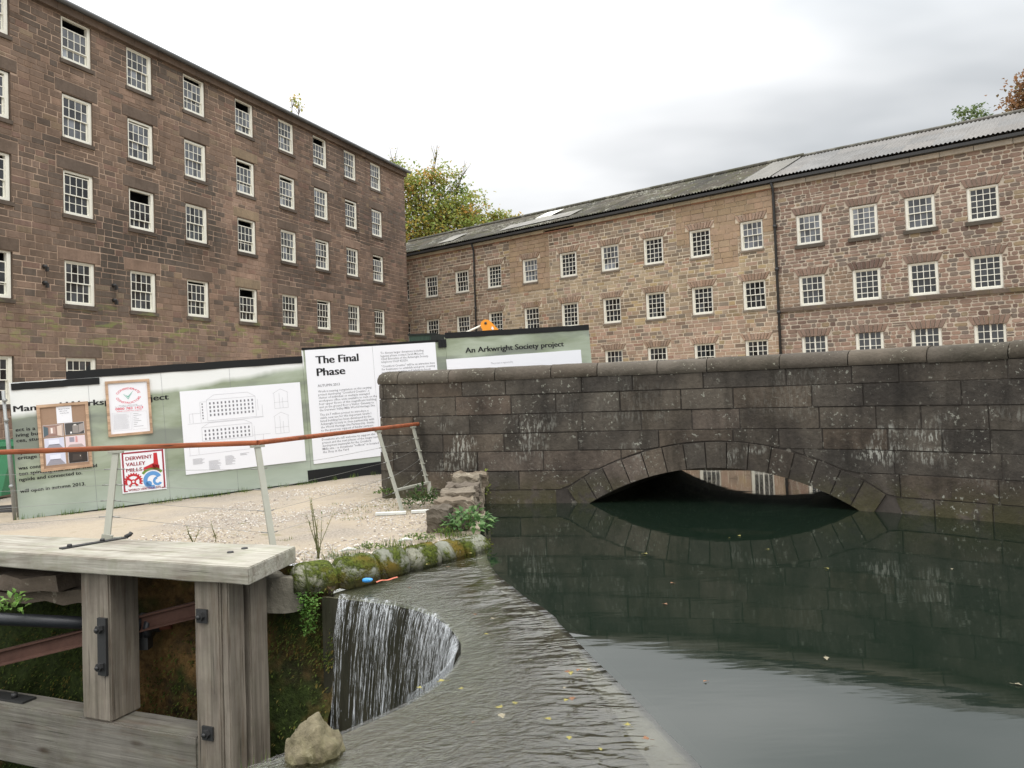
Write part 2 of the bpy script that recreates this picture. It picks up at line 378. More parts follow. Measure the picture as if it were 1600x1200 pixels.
# ------------------------------------------------------------------ the tall mill on the left
def build_mill():
    s = .92; ang = radians(68.4394); root = empty('stone_mill', (-15.3*s, 27*s, -2.1), ang)
    tag(root, 'tall dark red brown sandstone mill with five rows of cream sash windows', 'mill building')
    zo = 2.1
    cols = [(-2.95, -1.697), (.176, 1.393), (2.95, 4.184), (5.804, 7.04), (8.897, 10.108), (11.918, 13.109), (14.712, 15.918), (17.545, 18.726), (20.265, 21.426)]
    rows = {1: (12.052, 13.562), 2: (9.298, 10.857), 3: (6.633, 8.171), 4: (3.498, 5.013), 5: (.12, 1.647)}
    drops = {(1, 1): .27, (3, 1): .17, (4, 1): .33, (6, 1): .3, (0, 1): .1, (4, 2): .2, (5, 2): .15, (7, 2): .12, (0, 2): .07, (2, 3): .36, (4, 3): .22, (6, 3): .08, (8, 3): .17, (0, 3): .1, (3, 4): .09, (4, 4): .3, (0, 4): .25, (6, 4): .1, (8, 4): .07, (1, 3): .05, (2, 2): .05}
    holes = []; obs = []; wins = []
    for ci, (a, b) in enumerate([(-5.9, -4.65)]+cols):
        ci -= 1
        for r, (p, q) in rows.items():
            if r == 5 and ci > 1 : continue
            a2, b2, p2, q2 = a*s, b*s, p*s+zo, q*s+zo
            holes.append((a2, b2, p2, q2)); wins.append((ci, r, a2, b2, p2, q2)); obs.append((a2, b2, p2, q2))
    ztop = 13.9*s+zo; uL, uR = -8.5, 22.33
    brown = lin(123, 104, 90); dk = lin(92, 83, 75); pink = lin(150, 126, 110); ochre = lin(138, 121, 100); red = lin(122, 98, 87)
    def colf(u, z):
        n = mn.noise(Vector((u*.22, z*.3, 3))); n2 = mn.noise(Vector((u*.5, z*.5, 9)))
        c = mixc(brown, dk, min(1, max(0, .45+n*1.6)))
        if u > 10: c = mixc(c, mixc(dk, red, .5), .35)
        k = max(0, 1-abs(u-8.9+ (.6 if z > 9 else 0))/1.6)*max(0, min(1, (13.2-z)/3)); c = mixc(c, pink, min(1, k*1.3))
        if z < 4.6: c = mixc(c, pink, .3)
        r = R.random()
        if r < .10: c = mixc(c, pink, .45)
        elif r < .22: c = mixc(c, dk, .7)
        elif r < .25: c = mixc(c, ochre, .6)
        elif r < .32: c = mixc(c, red, .7)
        return jit(c, .10)
    wm = MB(); m = M['mill']
    for (ci, r, a, b, p, q) in wins:
        g = .02
        if r > 1:
            cc = jit(mixc(brown, dk, .6) if R.random() < .7 else mixc(brown, pink, .4), .08)
            stone(wm, a-.22, b+.22, q+.015, q+.40, .018, .01, .006, m, cc if ci != 4 else jit(ochre, .06)); obs.append((a-.24, b+.24, q, q+.42))
        stone(wm, a-.06, b+.06, p-.15, p-.012, .07, .01, .002, m, jit(dk, .1)); obs.append((a-.07, b+.07, p-.165, p))
    masonry(wm, uL, uR-.0, 0, ztop-.02, lambda z: R.uniform(.165, .235), lambda z: R.uniform(.26, .62), .026, obs, .012, .006, .009, m, colf)
    backing(wm, uL, uR, -1, ztop, holes, M['mill_mortar'], lin(172, 150, 132), .2, m, mixc(brown, dk, .4))
    # corner return, back and left end as coursed stone
    for (x, y0, y1) in ((uR, 0, 9), (uL, 0, 9)):
        wm.quad((x, y0, -1), (x, y1, -1), (x, y1, ztop), (x, y0, ztop), M['mill_mortar'], mixc(brown, dk, .3))
    wm.quad((uL, 9, -1), (uR, 9, -1), (uR, 9, ztop), (uL, 9, ztop), M['mill_mortar'], brown)
    z = 0
    while z < ztop-.2:
        d = R.uniform(.3, .5)
        for k in range(int(8/.45)): 
            y = k*.45; wm.quad((uR+.03, y+.01, z+.01), (uR+.03, y+.44, z+.01), (uR+.03, y+.44, z+.19), (uR+.03, y+.01, z+.19), m, colf(20, z))
        z += .2
    wm.build('wall', root)
    # cornice course, gutter, roof
    cn = MB(); u = uL
    while u < uR:
        e = min(u+R.uniform(.7, 1.2), uR+.08); cn.box(u+.006, e-.006, -.16, .1, ztop-.26, ztop-.02, m, jit(mixc(brown, dk, .5), .1)); u = e
    cn.build('cornice', root)
    gt = MB(); gt.tube([(uL, -.30, ztop+.02), (uR+.22, -.30, ztop+.02)], .075, M['lead'], n=10); gt.box(uL, uR+.2, -.27, .1, ztop-.012, ztop+.03, M['lead']); gt.build('gutter', root)
    rf = MB(); zt = ztop+.06
    u = uL-.2
    rf.quad((uL-.2, -.3, zt), (uR+.25, -.3, zt), (uR-3.5, 4.6, zt+2.4), (uL-.2, 4.6, zt+2.4), M['sheet'], lin(78, 80, 84))
    rf.quad((uL-.2, 9.3, zt), (uR+.25, 9.3, zt), (uR-3.5, 4.6, zt+2.4), (uL-.2, 4.6, zt+2.4), M['sheet'], lin(78, 80, 84))
    rf.add([(uR+.25, -.3, zt), (uR+.25, 9.3, zt), (uR-3.5, 4.6, zt+2.4)], [(0, 1, 2)], M['sheet'], lin(78, 80, 84)); rf.build('roof', root)
    for (ci, r, a, b, p, q) in wins:
        dr = drops.get((ci, r), 0); hi = 'glass_hi' if (r <= 2 or (r == 3 and ci > 4)) else 'glass'
        lo = (ci, r) == (7, 3); key = ('M', dr, hi)
        WK.put(root, a, p, key, lambda: window_mesh(1.125, 1.405, 4, 2, 2, 'sash', dr, .09, .022, .035, M[hi], .12))
    # iron tie plates
    for (u, z, zz) in ((2.0, 6.1, 5.6), (-.55, 6.4, 5.9)):
        for h in (z, zz): t = MB(); t.tube([(u, 0, h), (u, -.12, h)], [.07, .045], M['iron'], n=10); t.box(u-.03, u+.03, -.2, -.1, h-.16, h-.02, M['iron']); t.build('wall_tie', root)
    return root
build_mill()

# ------------------------------------------------------------------ the long low ranges on the right
def corrugated(mb, u0, u1, y0, z0, y1, z1, mat, colf, pitch=.15, amp=.028, lift=0):
    rows = 3
    for k in range(rows):
        a = k/rows; b = (k+1.06)/rows if k < rows-1 else 1.0
        ya, yb = y0+(y1-y0)*a, y0+(y1-y0)*b; za, zb = z0+(z1-z0)*a+.012*(rows-k)+lift, z0+(z1-z0)*b+.012*(rows-k)-.012+lift
        u = u0; 
        while u < u1-1e-6:
            e = min(u+1.0, u1); c = colf(u, k); n = max(2, int(round((e-u)/pitch))*4); vs = []
            for i in range(n+1):
                x = u+(e-u)*i/n; w = amp*sin(2*pi*x/pitch)+R.uniform(-.004, .004); vs += [(x, ya, za+w), (x, yb, zb+w)]
            mb.add(vs, [(2*i, 2*i+2, 2*i+3, 2*i+1) for i in range(n)], mat, c, True); u = e
def fan(mb, a, b, z, h, n, ov0, ov1, mat, colf):
    for k in range(n):
        f = lambda t, ov: (a-ov)+(b-a+2*ov)*t
        t0, t1 = k/n, (k+1)/n; g = .009; hh = h*R.uniform(.92, 1.05)
        ba, bb, ta, tb = f(t0, ov0)+g, f(t1, ov0)-g, f(t0, ov1)+g, f(t1, ov1)-g; c = colf((a+b)/2, z)
        o = [(ba, 0, z+g), (bb, 0, z+g), (tb, 0, z+hh), (ta, 0, z+hh)]; i = [(ba+.01, -.045, z+g+.008), (bb-.01, -.045, z+g+.008), (tb-.01, -.045, z+hh-.01), (ta+.01, -.045, z+hh-.01)]
        mb.add(o+i, [(4, 5, 6, 7), (0, 1, 5, 4), (1, 2, 6, 5), (2, 3, 7, 6), (3, 0, 4, 7)], mat, c)
def build_range():
    ang = radians(-40.4879); zo = 1.6; root = empty('stone_range', (4.4, 39, -zo), ang)
    tag(root, 'long three storey buff stone range with dark mossy roof behind the white hoardings and bridge', 'mill building')
    cols = [(-14.75, -13.72), (-12.33, -11.26), (-9.835, -8.77), (-7.354, -6.328), (-4.809, -3.809), (-2.339, -1.275), (.206, 1.22), (2.607, 3.645), (5.006, 6.022), (7.426, 8.434)]
    rw = {1: (5.651, 6.9), 2: (3.089, 4.325), 3: (.56, 1.778)}
    holes = []; wins = []
    for ci, (a, b) in enumerate(cols):
        for r, (p, q) in rw.items(): holes.append((a, b, p+zo, q+zo)); wins.append((ci, r, a, b, p+zo, q+zo))
    obs = list(holes); wm = MB(); m = M['range']
    uL, uR, zt = -17.5, 9.05, 8.12+zo
    buff = lin(166, 150, 126); br = lin(142, 124, 106); pk = lin(168, 142, 126); gy = lin(124, 114, 102); och = lin(172, 152, 114); red = lin(156, 118, 102)
    def colf(u, z):
        n = mn.noise(Vector((u*.25+7, z*.4, 1))); c = mixc(buff, br, min(1, max(0, .5+n*1.7)))
        if u < -6.5: c = mixc(c, mixc(gy, pk, .5), .7)
        if z < 4.4 and u > -3: c = mixc(c, pk, .55)
        r = R.random()
        if r < .13: c = mixc(c, gy, .8)
        elif r < .26: c = mixc(c, pk, .8)
        elif r < .33: c = mixc(c, och, .7)
        elif r < .36: c = mixc(c, red, .6)
        elif r < .46: c = mixc(c, lin(88, 76, 66), .5)
        return jit(c, .14)
    # smooth buff ashlar patch near the pipe and above
    patches = [(4.35, 8.9, 6.9+zo-.6, zt), (6.15, 7.3, 5.0+zo, 6.9+zo), (-5.7, -3.0, 5.2+zo, zt)]
    for (ci, r, a, b, p, q) in wins:
        fan(wm, a, b, q, .30, 9, .06, .24, m, (lambda u, z: jit(mixc(br, pk, .3 if u < 4 else .6), .15)))
        obs.append((a-.2, b+.2, q-.01, q+.31))
        stone(wm, a-.04, b+.04, p-.1, p-.005, .06, .01, .002, m, jit(gy, .1)); obs.append((a-.05, b+.05, p-.11, p))
    def rowh(z): return R.uniform(.13, .2)
    ob2 = obs+[p for p in patches]
    masonry(wm, uL, uR, 0, zt, rowh, lambda z: R.uniform(.22, .55), .030, ob2, .014, .008, .010, m, colf)
    for (a, b, p, q) in patches:
        masonry(wm, a, b, p, q, lambda z: R.uniform(.2, .3), lambda z: R.uniform(.35, .7), .012, obs, .03, .008, .003, m, lambda u, z: jit(mixc(lin(156, 136, 110), pk, R.random()*.5), .08))
    backing(wm, uL, uR, -1, zt, holes, M['range_mortar'], lin(206, 194, 174), .22, m, br)
    wm.quad((uL, 0, -1), (uL, 7, -1), (uL, 7, zt), (uL, 0, zt), M['range_mortar'], br); wm.quad((uL, 7, -1), (uR, 7, -1), (uR, 7, zt), (uL, 7, zt), M['range_mortar'], br)
    wm.add([(uL, -.1, zt), (uL, 7.2, zt), (uL, 3.5, zt+2)], [(0, 1, 2)], M['range_mortar'], br)
    wm.build('wall', root)
    cn = MB(); u = uL
    while u < uR:
        e = min(u+R.uniform(.8, 1.5), uR); 
        h = .15 if not (-3.4 < u < -1.9) else .05
        cn.box(u+.01, e-.01, -.16, .05, zt+.13-h, zt+.13, m, jit(lin(172, 160, 136), .12)); cn.box(u+.01, e-.01, -.07, .05, zt-.06, zt+.0, m, jit(red, .2)); u = e
    cn.build('cornice', root)
    gt = MB(); gt.box(uL, uR, -.36, -.22, zt+.16, zt+.27, M['iron']); gt.box(uL, uR, -.24, 0, zt+.14, zt+.2, M['iron']); gt.build('gutter', root)
    rf = MB(); z0 = zt+.33; z1 = z0+1.70
    dkc = lambda u, k: jit(lin(72, 68, 60), .25)
    corrugated(rf, uL, 7.6, -.38, z0, 3.5, z1, M['slate'], dkc); corrugated(rf, uL, uR, 7.4, z0, 3.5, z1, M['slate'], dkc)
    lt = lambda u, k: jit(lin(128, 128, 124), .12)
    # lighter sheets next to the end block (slanting junction)
    for k in range(8):
        uu = 7.75+k*.16; corrugated(rf, uu if k else 7.6, uu+.16, -.38, z0+.02, 3.5, z1+.02, M['sheet'], lambda u, kk: lin(126, 124, 118))
    rf.build('roof', root)
    pt = MB()
    def sheet(ua, ub, ya, yb, mat, col):
        zz = lambda y: z0+.09+(y+.38)/3.88*1.75; pt.add([(ua, ya, zz(ya)), (ub, ya, zz(ya)), (ub, yb, zz(yb)), (ua, yb, zz(yb))], [(0, 1, 2, 3)], mat, col)
    for i in range(9): sheet(-6.4+i*.52, -5.9+i*.52, .05+.02*i, 1.0+.05*i, M['sheet'], jit(lin(136, 134, 128), .08))
    pt.build('roof_patch', root); pt = MB()
    sheet(-11.3, -10.1, .1, 1.5, M['sheet'], lin(140, 138, 130)); pt.build('roof_patch', root)
    sk = MB(); zz = lambda y: z0+.11+(y+.38)/3.88*1.75
    sk.add([(-4.9, 1.35, zz(1.35)), (-3.75, 1.35, zz(1.35)), (-3.75, 2.45, zz(2.45)), (-4.9, 2.45, zz(2.45)), (-4.9, 1.35, zz(1.35)-.1), (-3.75, 1.35, zz(1.35)-.1)], [(0, 1, 2, 3), (4, 5, 1, 0)], M['frame'], (1, 1, 1)); sk.build('rooflight', root)
    rc = MB(); rc.tube([(uL, 3.5, z1+.06), (uR, 3.5, z1+.06)], .09, M['slate'], lin(90, 88, 80), n=8); rc.build('ridge_cap', root)
    for (u, tp) in ((-8.23, zt+.12), (9.0, zt+.12)):
        d = MB(); rr = .05 if u < 0 else .06; d.tube([(u, -.3, tp+.05), (u, -.14, tp-.25), (u, -.11, tp-.4), (u, -.11, 0)], rr, M['iron'], n=8)
        for z in np.arange(.8, tp-.5, 1.8): d.tube([(u, -.11, z), (u, -.11, z+.12)], rr*1.5, M['iron'], n=8)
        d.build('drainpipe', root)
    for (ci, r, a, b, p, q) in wins:
        kind = 'fixed' if (r < 3 and ci not in (0, 1, 2, 4, 6, 9)) else ('mullion' if (r == 3 and ci == 9) else 'sash')
        key = ('B', kind, r == 1 and ci in (4, 6, 9))
        hi = M['glass_hi'] if key[2] else M['glass']
        ru, rl = (2, 2) if kind == 'sash' else (2, 3)
        WK.put(root, a, p, key, lambda: window_mesh(1.035, 1.245, 4, ru, rl, kind, 0, .085, .024, .03, hi))
build_range()

def build_endblock():
    ang = radians(-37.8368); zo = 1.6; root = empty('stone_end_block', (11.6044, 32.8792, -zo), ang)
    tag(root, 'pink rubble stone block with pale mortar and grey corrugated roof beside the long range', 'mill building')
    cols = [(.394, 1.42), (2.488, 3.523), (4.497, 5.521), (6.569, 7.566), (8.75, 9.76), (10.9, 11.9)]
    rw = {1: (5.536, 6.786), 2: (3.032, 4.263), 3: (.62, 1.763)}
    holes = []; wins = []
    for ci, (a, b) in enumerate(cols):
        for r, (p, q) in rw.items(): holes.append((a, b, p+zo, q+zo)); wins.append((ci, r, a, b, p+zo, q+zo))
    obs = list(holes); wm = MB(); m = M['range']; uL, uR, zt = -.47, 13.5, 8.12+zo
    pk = lin(150, 127, 113); br = lin(127, 108, 96); gy = lin(110, 101, 92); red = lin(142, 118, 104); och = lin(146, 131, 106)
    def colf(u, z):
        c = mixc(pk, br, R.random())
        if z < 4.4: c = mixc(c, pk, .4)
        r = R.random()
        if r < .2: c = mixc(c, gy, .8)
        elif r < .36: c = mixc(c, red, .8)
        elif r < .40: c = mixc(c, och, .8)
        elif r < .5: c = mixc(c, lin(92, 76, 70), .7)
        if 4.4 < z < 6 and u < 3: c = mixc(c, och, .3)
        return jit(c, .12)
    for (ci, r, a, b, p, q) in wins:
        fc = (lambda u, z: jit(lin(130, 110, 98), .14)) if (ci, r) != (1, 2) else (lambda u, z: jit(lin(110, 92, 84), .15))
        fan(wm, a, b, q, .32, 8, .05, .2, m, fc); obs.append((a-.17, b+.17, q-.01, q+.33))
    masonry(wm, uL, uR, 0, 4.45, lambda z: R.uniform(.13, .19), lambda z: R.uniform(.18, .44), .030, obs, .020, .012, .010, m, colf, True)
    masonry(wm, uL, uR, 4.62, zt, lambda z: R.uniform(.13, .19), lambda z: R.uniform(.18, .44), .030, obs, .020, .012, .010, m, colf, True)
    backing(wm, uL, uR, -1, zt, holes, M['range_mortar'], lin(186, 174, 158), .22, m, br)
    wm.quad((uR, 0, -1), (uR, 7, -1), (uR, 7, zt), (uR, 0, zt), M['range_mortar'], br); wm.quad((uL, 7, -1), (uR, 7, -1), (uR, 7, zt), (uL, 7, zt), M['range_mortar'], br)
    wm.build('wall', root)
    st = MB(); u = uL
    while u < uR:
        e = min(u+R.uniform(.8, 1.4), uR); st.box(u+.004, e-.004, -.12, .02, 4.46, 4.6, m, jit(lin(98, 86, 76), .1)); u = e
    st.build('string_course', root)
    for (ci, r, a, b, p, q) in wins:
        if r == 1:
            sl = MB(); sl.box(a-.08, b+.08, -.1, .05, p-.15, p-.004, m, lin(84, 78, 70)); sl.build('sill', root)
    cn = MB(); u = uL
    while u < uR:
        e = min(u+R.uniform(.9, 1.4), uR); cn.box(u+.01, e-.01, -.14, .05, zt-.04, zt+.14, m, jit(lin(172, 162, 148), .1)); u = e
    cn.build('cornice', root)
    gt = MB(); gt.box(uL, uR, -.36, -.22, zt+.16, zt+.27, M['iron']); gt.box(uL, uR, -.24, 0, zt+.15, zt+.2, M['iron']); gt.build('gutter', root)
    rf = MB(); z0 = zt+.33; z1 = z0+1.68
    corrugated(rf, uL, uR, -.38, z0, 3.5, z1, M['sheet'], lambda u, k: jit(lin(122, 120, 117), .09)); corrugated(rf, uL, uR, 7.4, z0, 3.5, z1, M['sheet'], lambda u, k: lin(140, 138, 134)); rf.build('roof', root)
    rc = MB(); rc.tube([(uL, 3.5, z1+.05), (uR, 3.5, z1+.05)], .07, M['slate'], lin(110, 108, 102), n=8); rc.build('ridge_cap', root)
    for (ci, r, a, b, p, q) in wins:
        kind = 'mullion' if r == 3 else ('sash' if ci in (0, 2) else 'fixed')
        hi = (r == 1 and ci in (0, 1, 2)); key = ('C', kind, hi)
        WK.put(root, a, p, key, lambda: window_mesh(1.02, 1.24, 4, 2, 2 if kind != 'fixed' else 3, kind, 0, .085, .024, .03, M['glass_hi' if hi else 'glass']))
build_endblock()
# ------------------------------------------------------------------ near field: wall path, water, land
WATER = -1.6
def catmull(P, n=8):
    P = [Vector(p) for p in P]; out = []
    for i in range(len(P)-1):
        a = P[max(i-1, 0)]; b = P[i]; c = P[i+1]; d = P[min(i+2, len(P)-1)]
        for k in range(n):
            t = k/n; out.append(.5*((2*b)+(c-a)*t+(2*a-5*b+4*c-d)*t*t+(3*b-a-3*c+d)*t**3))
    out.append(P[-1]); return out
class Path:
    def __init__(s, pts, u0=0):
        s.p = [Vector((p[0], p[1])) for p in pts]; s.u = [u0]
        for a, b in zip(s.p, s.p[1:]): s.u.append(s.u[-1]+(b-a).length)
    def at(s, u):
        i = 0
        while i < len(s.u)-2 and s.u[i+1] < u: i += 1
        t = (u-s.u[i])/(s.u[i+1]-s.u[i]); p = s.p[i]+(s.p[i+1]-s.p[i])*t
        i0 = max(0, i-1); i1 = min(len(s.p)-1, i+2); d = (s.p[i1]-s.p[i0]).normalized(); return p, d
    def xyz(s, u, dep, z):
        p, d = s.at(u); n = Vector((-d.y, d.x)); q = p+n*dep; return (q.x, q.y, z)      # positive depth = away from the camera
    def near(s, x, y):
        best = (1e9, 0); u = s.u[0]
        while u < s.u[-1]:
            p, _ = s.at(u); e = (p-Vector((x, y))).length
            if e < best[0]: best = (e, u)
            u += .02
        return best[1]
front = catmull([(-1.87, 11.98), (-.435, 11.42), (.96, 11.13), (2.62, 10.62), (4.06, 9.76), (4.69, 9.17), (5.32, 8.43), (5.95, 7.45), (6.45, 6.3), (6.8, 5.0), (7.0, 3.4), (7.05, 0), (7.0, -6)], 6)
corner = catmull([(-1.62, 14.6), (-1.9, 13.2), (-2.03, 12.35), (-2.0, 12.1), (-1.87, 11.98)], 5)[:-1]
L0 = sum((b-a).length for a, b in zip(corner+[front[0]], (corner+[front[0]])[1:]))
WP = Path(corner+front, -L0)
UC = WP.near(2.66, 10.60); AZ, AR = -4.49, 3.37
def intr(u): return AZ+sqrt(max(0, AR**2-(u-UC)**2)) if abs(u-UC) < AR else -9
def extr(u): 
    r = AR+.345; return AZ+sqrt(max(0, r*r-(u-UC)**2)) if abs(u-UC) < 2.15 else -9
def build_bridge():
    root = empty('stone_bridge', (2.6, 10.6, WATER))
    tag(root, 'curved dark gritstone bridge wall with rounded coping and low arch over the millpond', 'bridge')
    inv = Vector((2.6, 10.6, WATER))
    xf = lambda u, d, z: tuple(Vector(WP.xyz(u, d, z))-inv)
    m = M['bridge']; U0, U1 = -L0, WP.u[-1]
    dk = lin(88, 80, 70); br = lin(94, 83, 71); gy = lin(83, 78, 70); bl = lin(68, 63, 57)
    def colf(u, z):
        c = mixc(dk, gy, .3+.4*R.random()); r = R.random()
        if r < .25: c = mixc(c, br, .7)
        elif r < .4: c = mixc(c, bl, .6)
        elif r > .94: c = mixc(c, lin(106, 93, 82), .6)
        return jit(mixc(c, bl, .3 if z > -.07 else .1), .10)
    rows = [.155, -.065, -.34, -.61, -.865, -1.144, -1.41, -1.75, -2.2]
    mb = MB(xf)
    for ri, (zt, zb) in enumerate(zip(rows, rows[1:])):
        u = U0+R.uniform(-.5, 0)
        while u < 12.5:
            L = R.uniform(.5, 1.15); e = u+L; a = max(u, U0)
            if e-a > .05:
                g = R.uniform(.001, .003); A, B, Z0, Z1 = a+g, e-g, zb+g, zt-g; c = colf(u, zb); n = max(1, int((B-A)/.14))
                us = [A+(B-A)*i/n for i in range(n+1)]; low = [max(Z0, extr(x)+.012) for x in us]
                if abs((A+B)/2-UC) < 2.3 and min(low) < Z1 and zb < -1.38 and abs((A+B)/2-UC) < 1.9: low = [9]*len(us)
                # clip against the arch ring
                ok = [l < Z1-.02 for l in low]; j = R.uniform(-.012, .012)
                if all(ok) or any(ok):
                    idx = [i for i in range(len(us)) if ok[i]]
                    runs = []; 
                    for i in idx:
                        if runs and runs[-1][-1] == i-1: runs[-1].append(i)
                        else: runs.append([i])
                    for rn in runs:
                        if len(rn) < 2: continue
                        bt = [(us[i], -.014+j*.6+R.uniform(-.002, .002), low[i]+.006) for i in rn]; tp = [(us[i], -.014+j*.6+R.uniform(-.002, .002), Z1-.006) for i in rn]
                        bo = [(us[i], .01, low[i]) for i in rn]; to = [(us[i], .01, Z1) for i in rn]
                        bt[0] = (bt[0][0]+.008, *bt[0][1:]); tp[0] = (tp[0][0]+.008, *tp[0][1:]); bt[-1] = (bt[-1][0]-.008, *bt[-1][1:]); tp[-1] = (tp[-1][0]-.008, *tp[-1][1:])
                        k = len(rn); vs = bt+tp+bo+to; fs = []
                        for i in range(k-1): fs += [(i, i+1, k+i+1, k+i), (2*k+i, 2*k+i+1, i+1, i), (k+i, k+i+1, 3*k+i+1, 3*k+i)]
                        fs += [(2*k, 0, k, 3*k), (k-1, 3*k-1, 4*k-1, 2*k-1)]; mb.add(vs, fs, m, c)
            u = e
    # joints behind, arch-cut
    u = U0
    while u < U1:
        e = min(u+.12, U1); la = max(-3.2, intr(u)) if intr(u) > WATER-.02 else -3.2; lb = max(-3.2, intr(e)) if intr(e) > WATER-.02 else -3.2
        if la > -3 or lb > -3: la = max(la, WATER-.1); lb = max(lb, WATER-.1)
        mb.quad((u, 0, la), (e, 0, lb), (e, 0, .16), (u, 0, .16), M['joint'], lin(64, 59, 54)); u = e
    mb.build('wall', root)
    # ring of voussoirs
    rg = MB(xf); n = 15; tmax = math.asin(1.86/AR)
    for k in range(n):
        t0 = -tmax+2*tmax*k/n+.0022; t1 = -tmax+2*tmax*(k+1)/n-.0022; c = colf(0, -1) if k not in (2, 3) else jit(lin(96, 86, 77), .1)
        oo = R.uniform(-.01, .03); P = lambda r, t, d: (UC+r*sin(t), d, AZ+r*cos(t))
        r0, r1 = AR, AR+.335+oo*.3; ts = [t0+(t1-t0)*i/3 for i in range(4)]; d = -.026+R.uniform(-.005, .005)
        f0 = [P(r0+.004, t, d) for t in ts]; f1 = [P(r1, t, d) for t in ts]; b0 = [P(r0, t, .03) for t in ts]; b1 = [P(r1+.01, t, .03) for t in ts]
        vs = f0+f1+b0+b1; fs = []
        for i in range(3): fs += [(i, i+1, 5+i, 4+i), (8+i, 9+i, i+1, i), (4+i, 5+i, 13+i, 12+i)]
        fs += [(8, 0, 4, 12), (3, 11, 15, 7)]; rg.add(vs, fs, m, c)
    rg.build('arch_ring', root)
    # vault, far face, deck, parapets
    DV = Vector((.455, .89, 0)).normalized()*4.6
    vt = MB(); us = [UC-1.76+3.52*i/24 for i in range(25)]
    for a, b in zip(us, us[1:]):
        pa = Vector(xf(a, 0, max(intr(a), -1.72))); pb = Vector(xf(b, 0, max(intr(b), -1.72)))
        for k in range(6): vt.add([tuple(pa+DV*k/6), tuple(pb+DV*k/6), tuple(pb+DV*(k+1)/6), tuple(pa+DV*(k+1)/6)], [(0, 1, 2, 3)], m, jit(gy, .2))
    for a, s_ in ((us[0], 0), (us[-1], 0)):
        p = Vector(xf(a, 0, -1.72)); q = p+DV; vt.quad((p.x, p.y, -1.3), (q.x, q.y, -1.3), (q.x, q.y, p.z+.02), (p.x, p.y, p.z+.02), m, gy)
    vt.build('vault', root)
    fw = MB(); u = -2.4
    while u < 11:
        e = u+.12; pa, pb = Vector(xf(u, 0, 0)), Vector(xf(e, 0, 0)); za = intr(u) if intr(u) > WATER-.1 else -3; zb = intr(e) if intr(e) > WATER-.1 else -3
        za -= WATER; zb -= WATER; top = .12-WATER; p = pa+DV; q = pb+DV
        fw.quad((p.x, p.y, za), (q.x, q.y, zb), (q.x, q.y, top), (p.x, p.y, top), m, jit(dk, .2)); u = e
    fw.build('far_parapet', root)
    dk_ = MB(); bk = MB(xf); u = -2.4
    while u < 11:
        e = u+.4; pa, pb = Vector(xf(u, .44, -.85)), Vector(xf(e, .44, -.85)); 
        pa2, pb2 = Vector(xf(u, 0, -.85))+DV, Vector(xf(e, 0, -.85))+DV
        dk_.quad(tuple(pa), tuple(pb), tuple(pb2), tuple(pa2), M['gravel'], lin(150, 136, 118)); u = e
    dk_.build('deck', root)
    u = -.1
    while u < U1:
        e = min(u+.5, U1); bk.quad((u, .44, -1.2), (e, .44, -1.2), (e, .44, .16), (u, .44, .16), m, jit(dk, .15)); u = e
    bk.build('parapet_back', root)
    # rounded coping stones
    cp = MB(xf); u = -L0+.75; prof = [(-.026, 0), (-.042, .035), (-.038, .09), (-.010, .15), (.04, .185), (.13, .205), (.3, .205), (.4, .17), (.46, .11), (.48, .02)]
    while u < 12.5:
        L = R.uniform(.6, .95); e = u+L; n = 6; c = mixc(lin(92, 85, 75), lin(82, 75, 67), R.random()); c = jit(c, .1); vs = []; h = R.uniform(-.008, .006)
        tr = lambda uu: 1.0
        for i in range(n+1):
            x = u+.006+(e-u-.012)*i/n; sc = .985 if i in (0, n) else 1
            for (d, z) in prof: vs.append((x, .2+(d-.2)*sc, .152+z*sc*.95+h+R.uniform(-.002, .002)))
        k = len(prof); fs = [(i*k+j, (i+1)*k+j, (i+1)*k+j+1, i*k+j+1) for i in range(n) for j in range(k-1)]
        cp.add(vs, fs, M['coping'], c, True); cp.add(vs[:k], [tuple(range(k))], M['coping'], c); cp.add(vs[-k:], [tuple(range(k))], M['coping'], c); u = e
    # rounded end stone over the corner
    vs = []; ns = 10
    cc = Vector((-1.66, 12.33)); 
    cp.build('coping', root)
    ce = MB(); base = [WP.at(-L0+.02+i*.085) for i in range(16)]
    rings = [(0, 0.0, 1.03), (0, .05, 1.04), (0, .10, .92), (0, .15, .68), (0, .185, .35), (0, .20, .0)]
    pts = []
    for (p, d) in base: pts.append(p)
    back = [Vector((-1.15, 12.2)), Vector((-1.25, 13.2)), Vector((-1.2, 14.4))]
    cen = Vector((-1.55, 12.9)); outl = pts+[Vector((-1.42, 12.02)), Vector((-1.2, 12.35)), Vector((-1.2, 13.2)), Vector((-1.15, 14.6))]
    k = len(outl); V = []
    for (_, dz, sc) in rings:
        for q in outl:
            w = q-cen; inset = (sc-1)*.30; w2 = w*(1+inset/max(w.length, .3)); V.append((cen.x+w2.x-2.6, cen.y+w2.y-10.6, .150+dz-WATER+WATER-WATER))
    fs = [(r*k+i, r*k+(i+1) % k, (r+1)*k+(i+1) % k, (r+1)*k+i) for r in range(len(rings)-1) for i in range(k)]
    fs.append(tuple((len(rings)-1)*k+i for i in range(k)))
    ce.add(V, fs, M['coping'], lin(92, 84, 75), True); ce.build('coping_end_stone', root)
    # broken plant growing from a joint
    return root
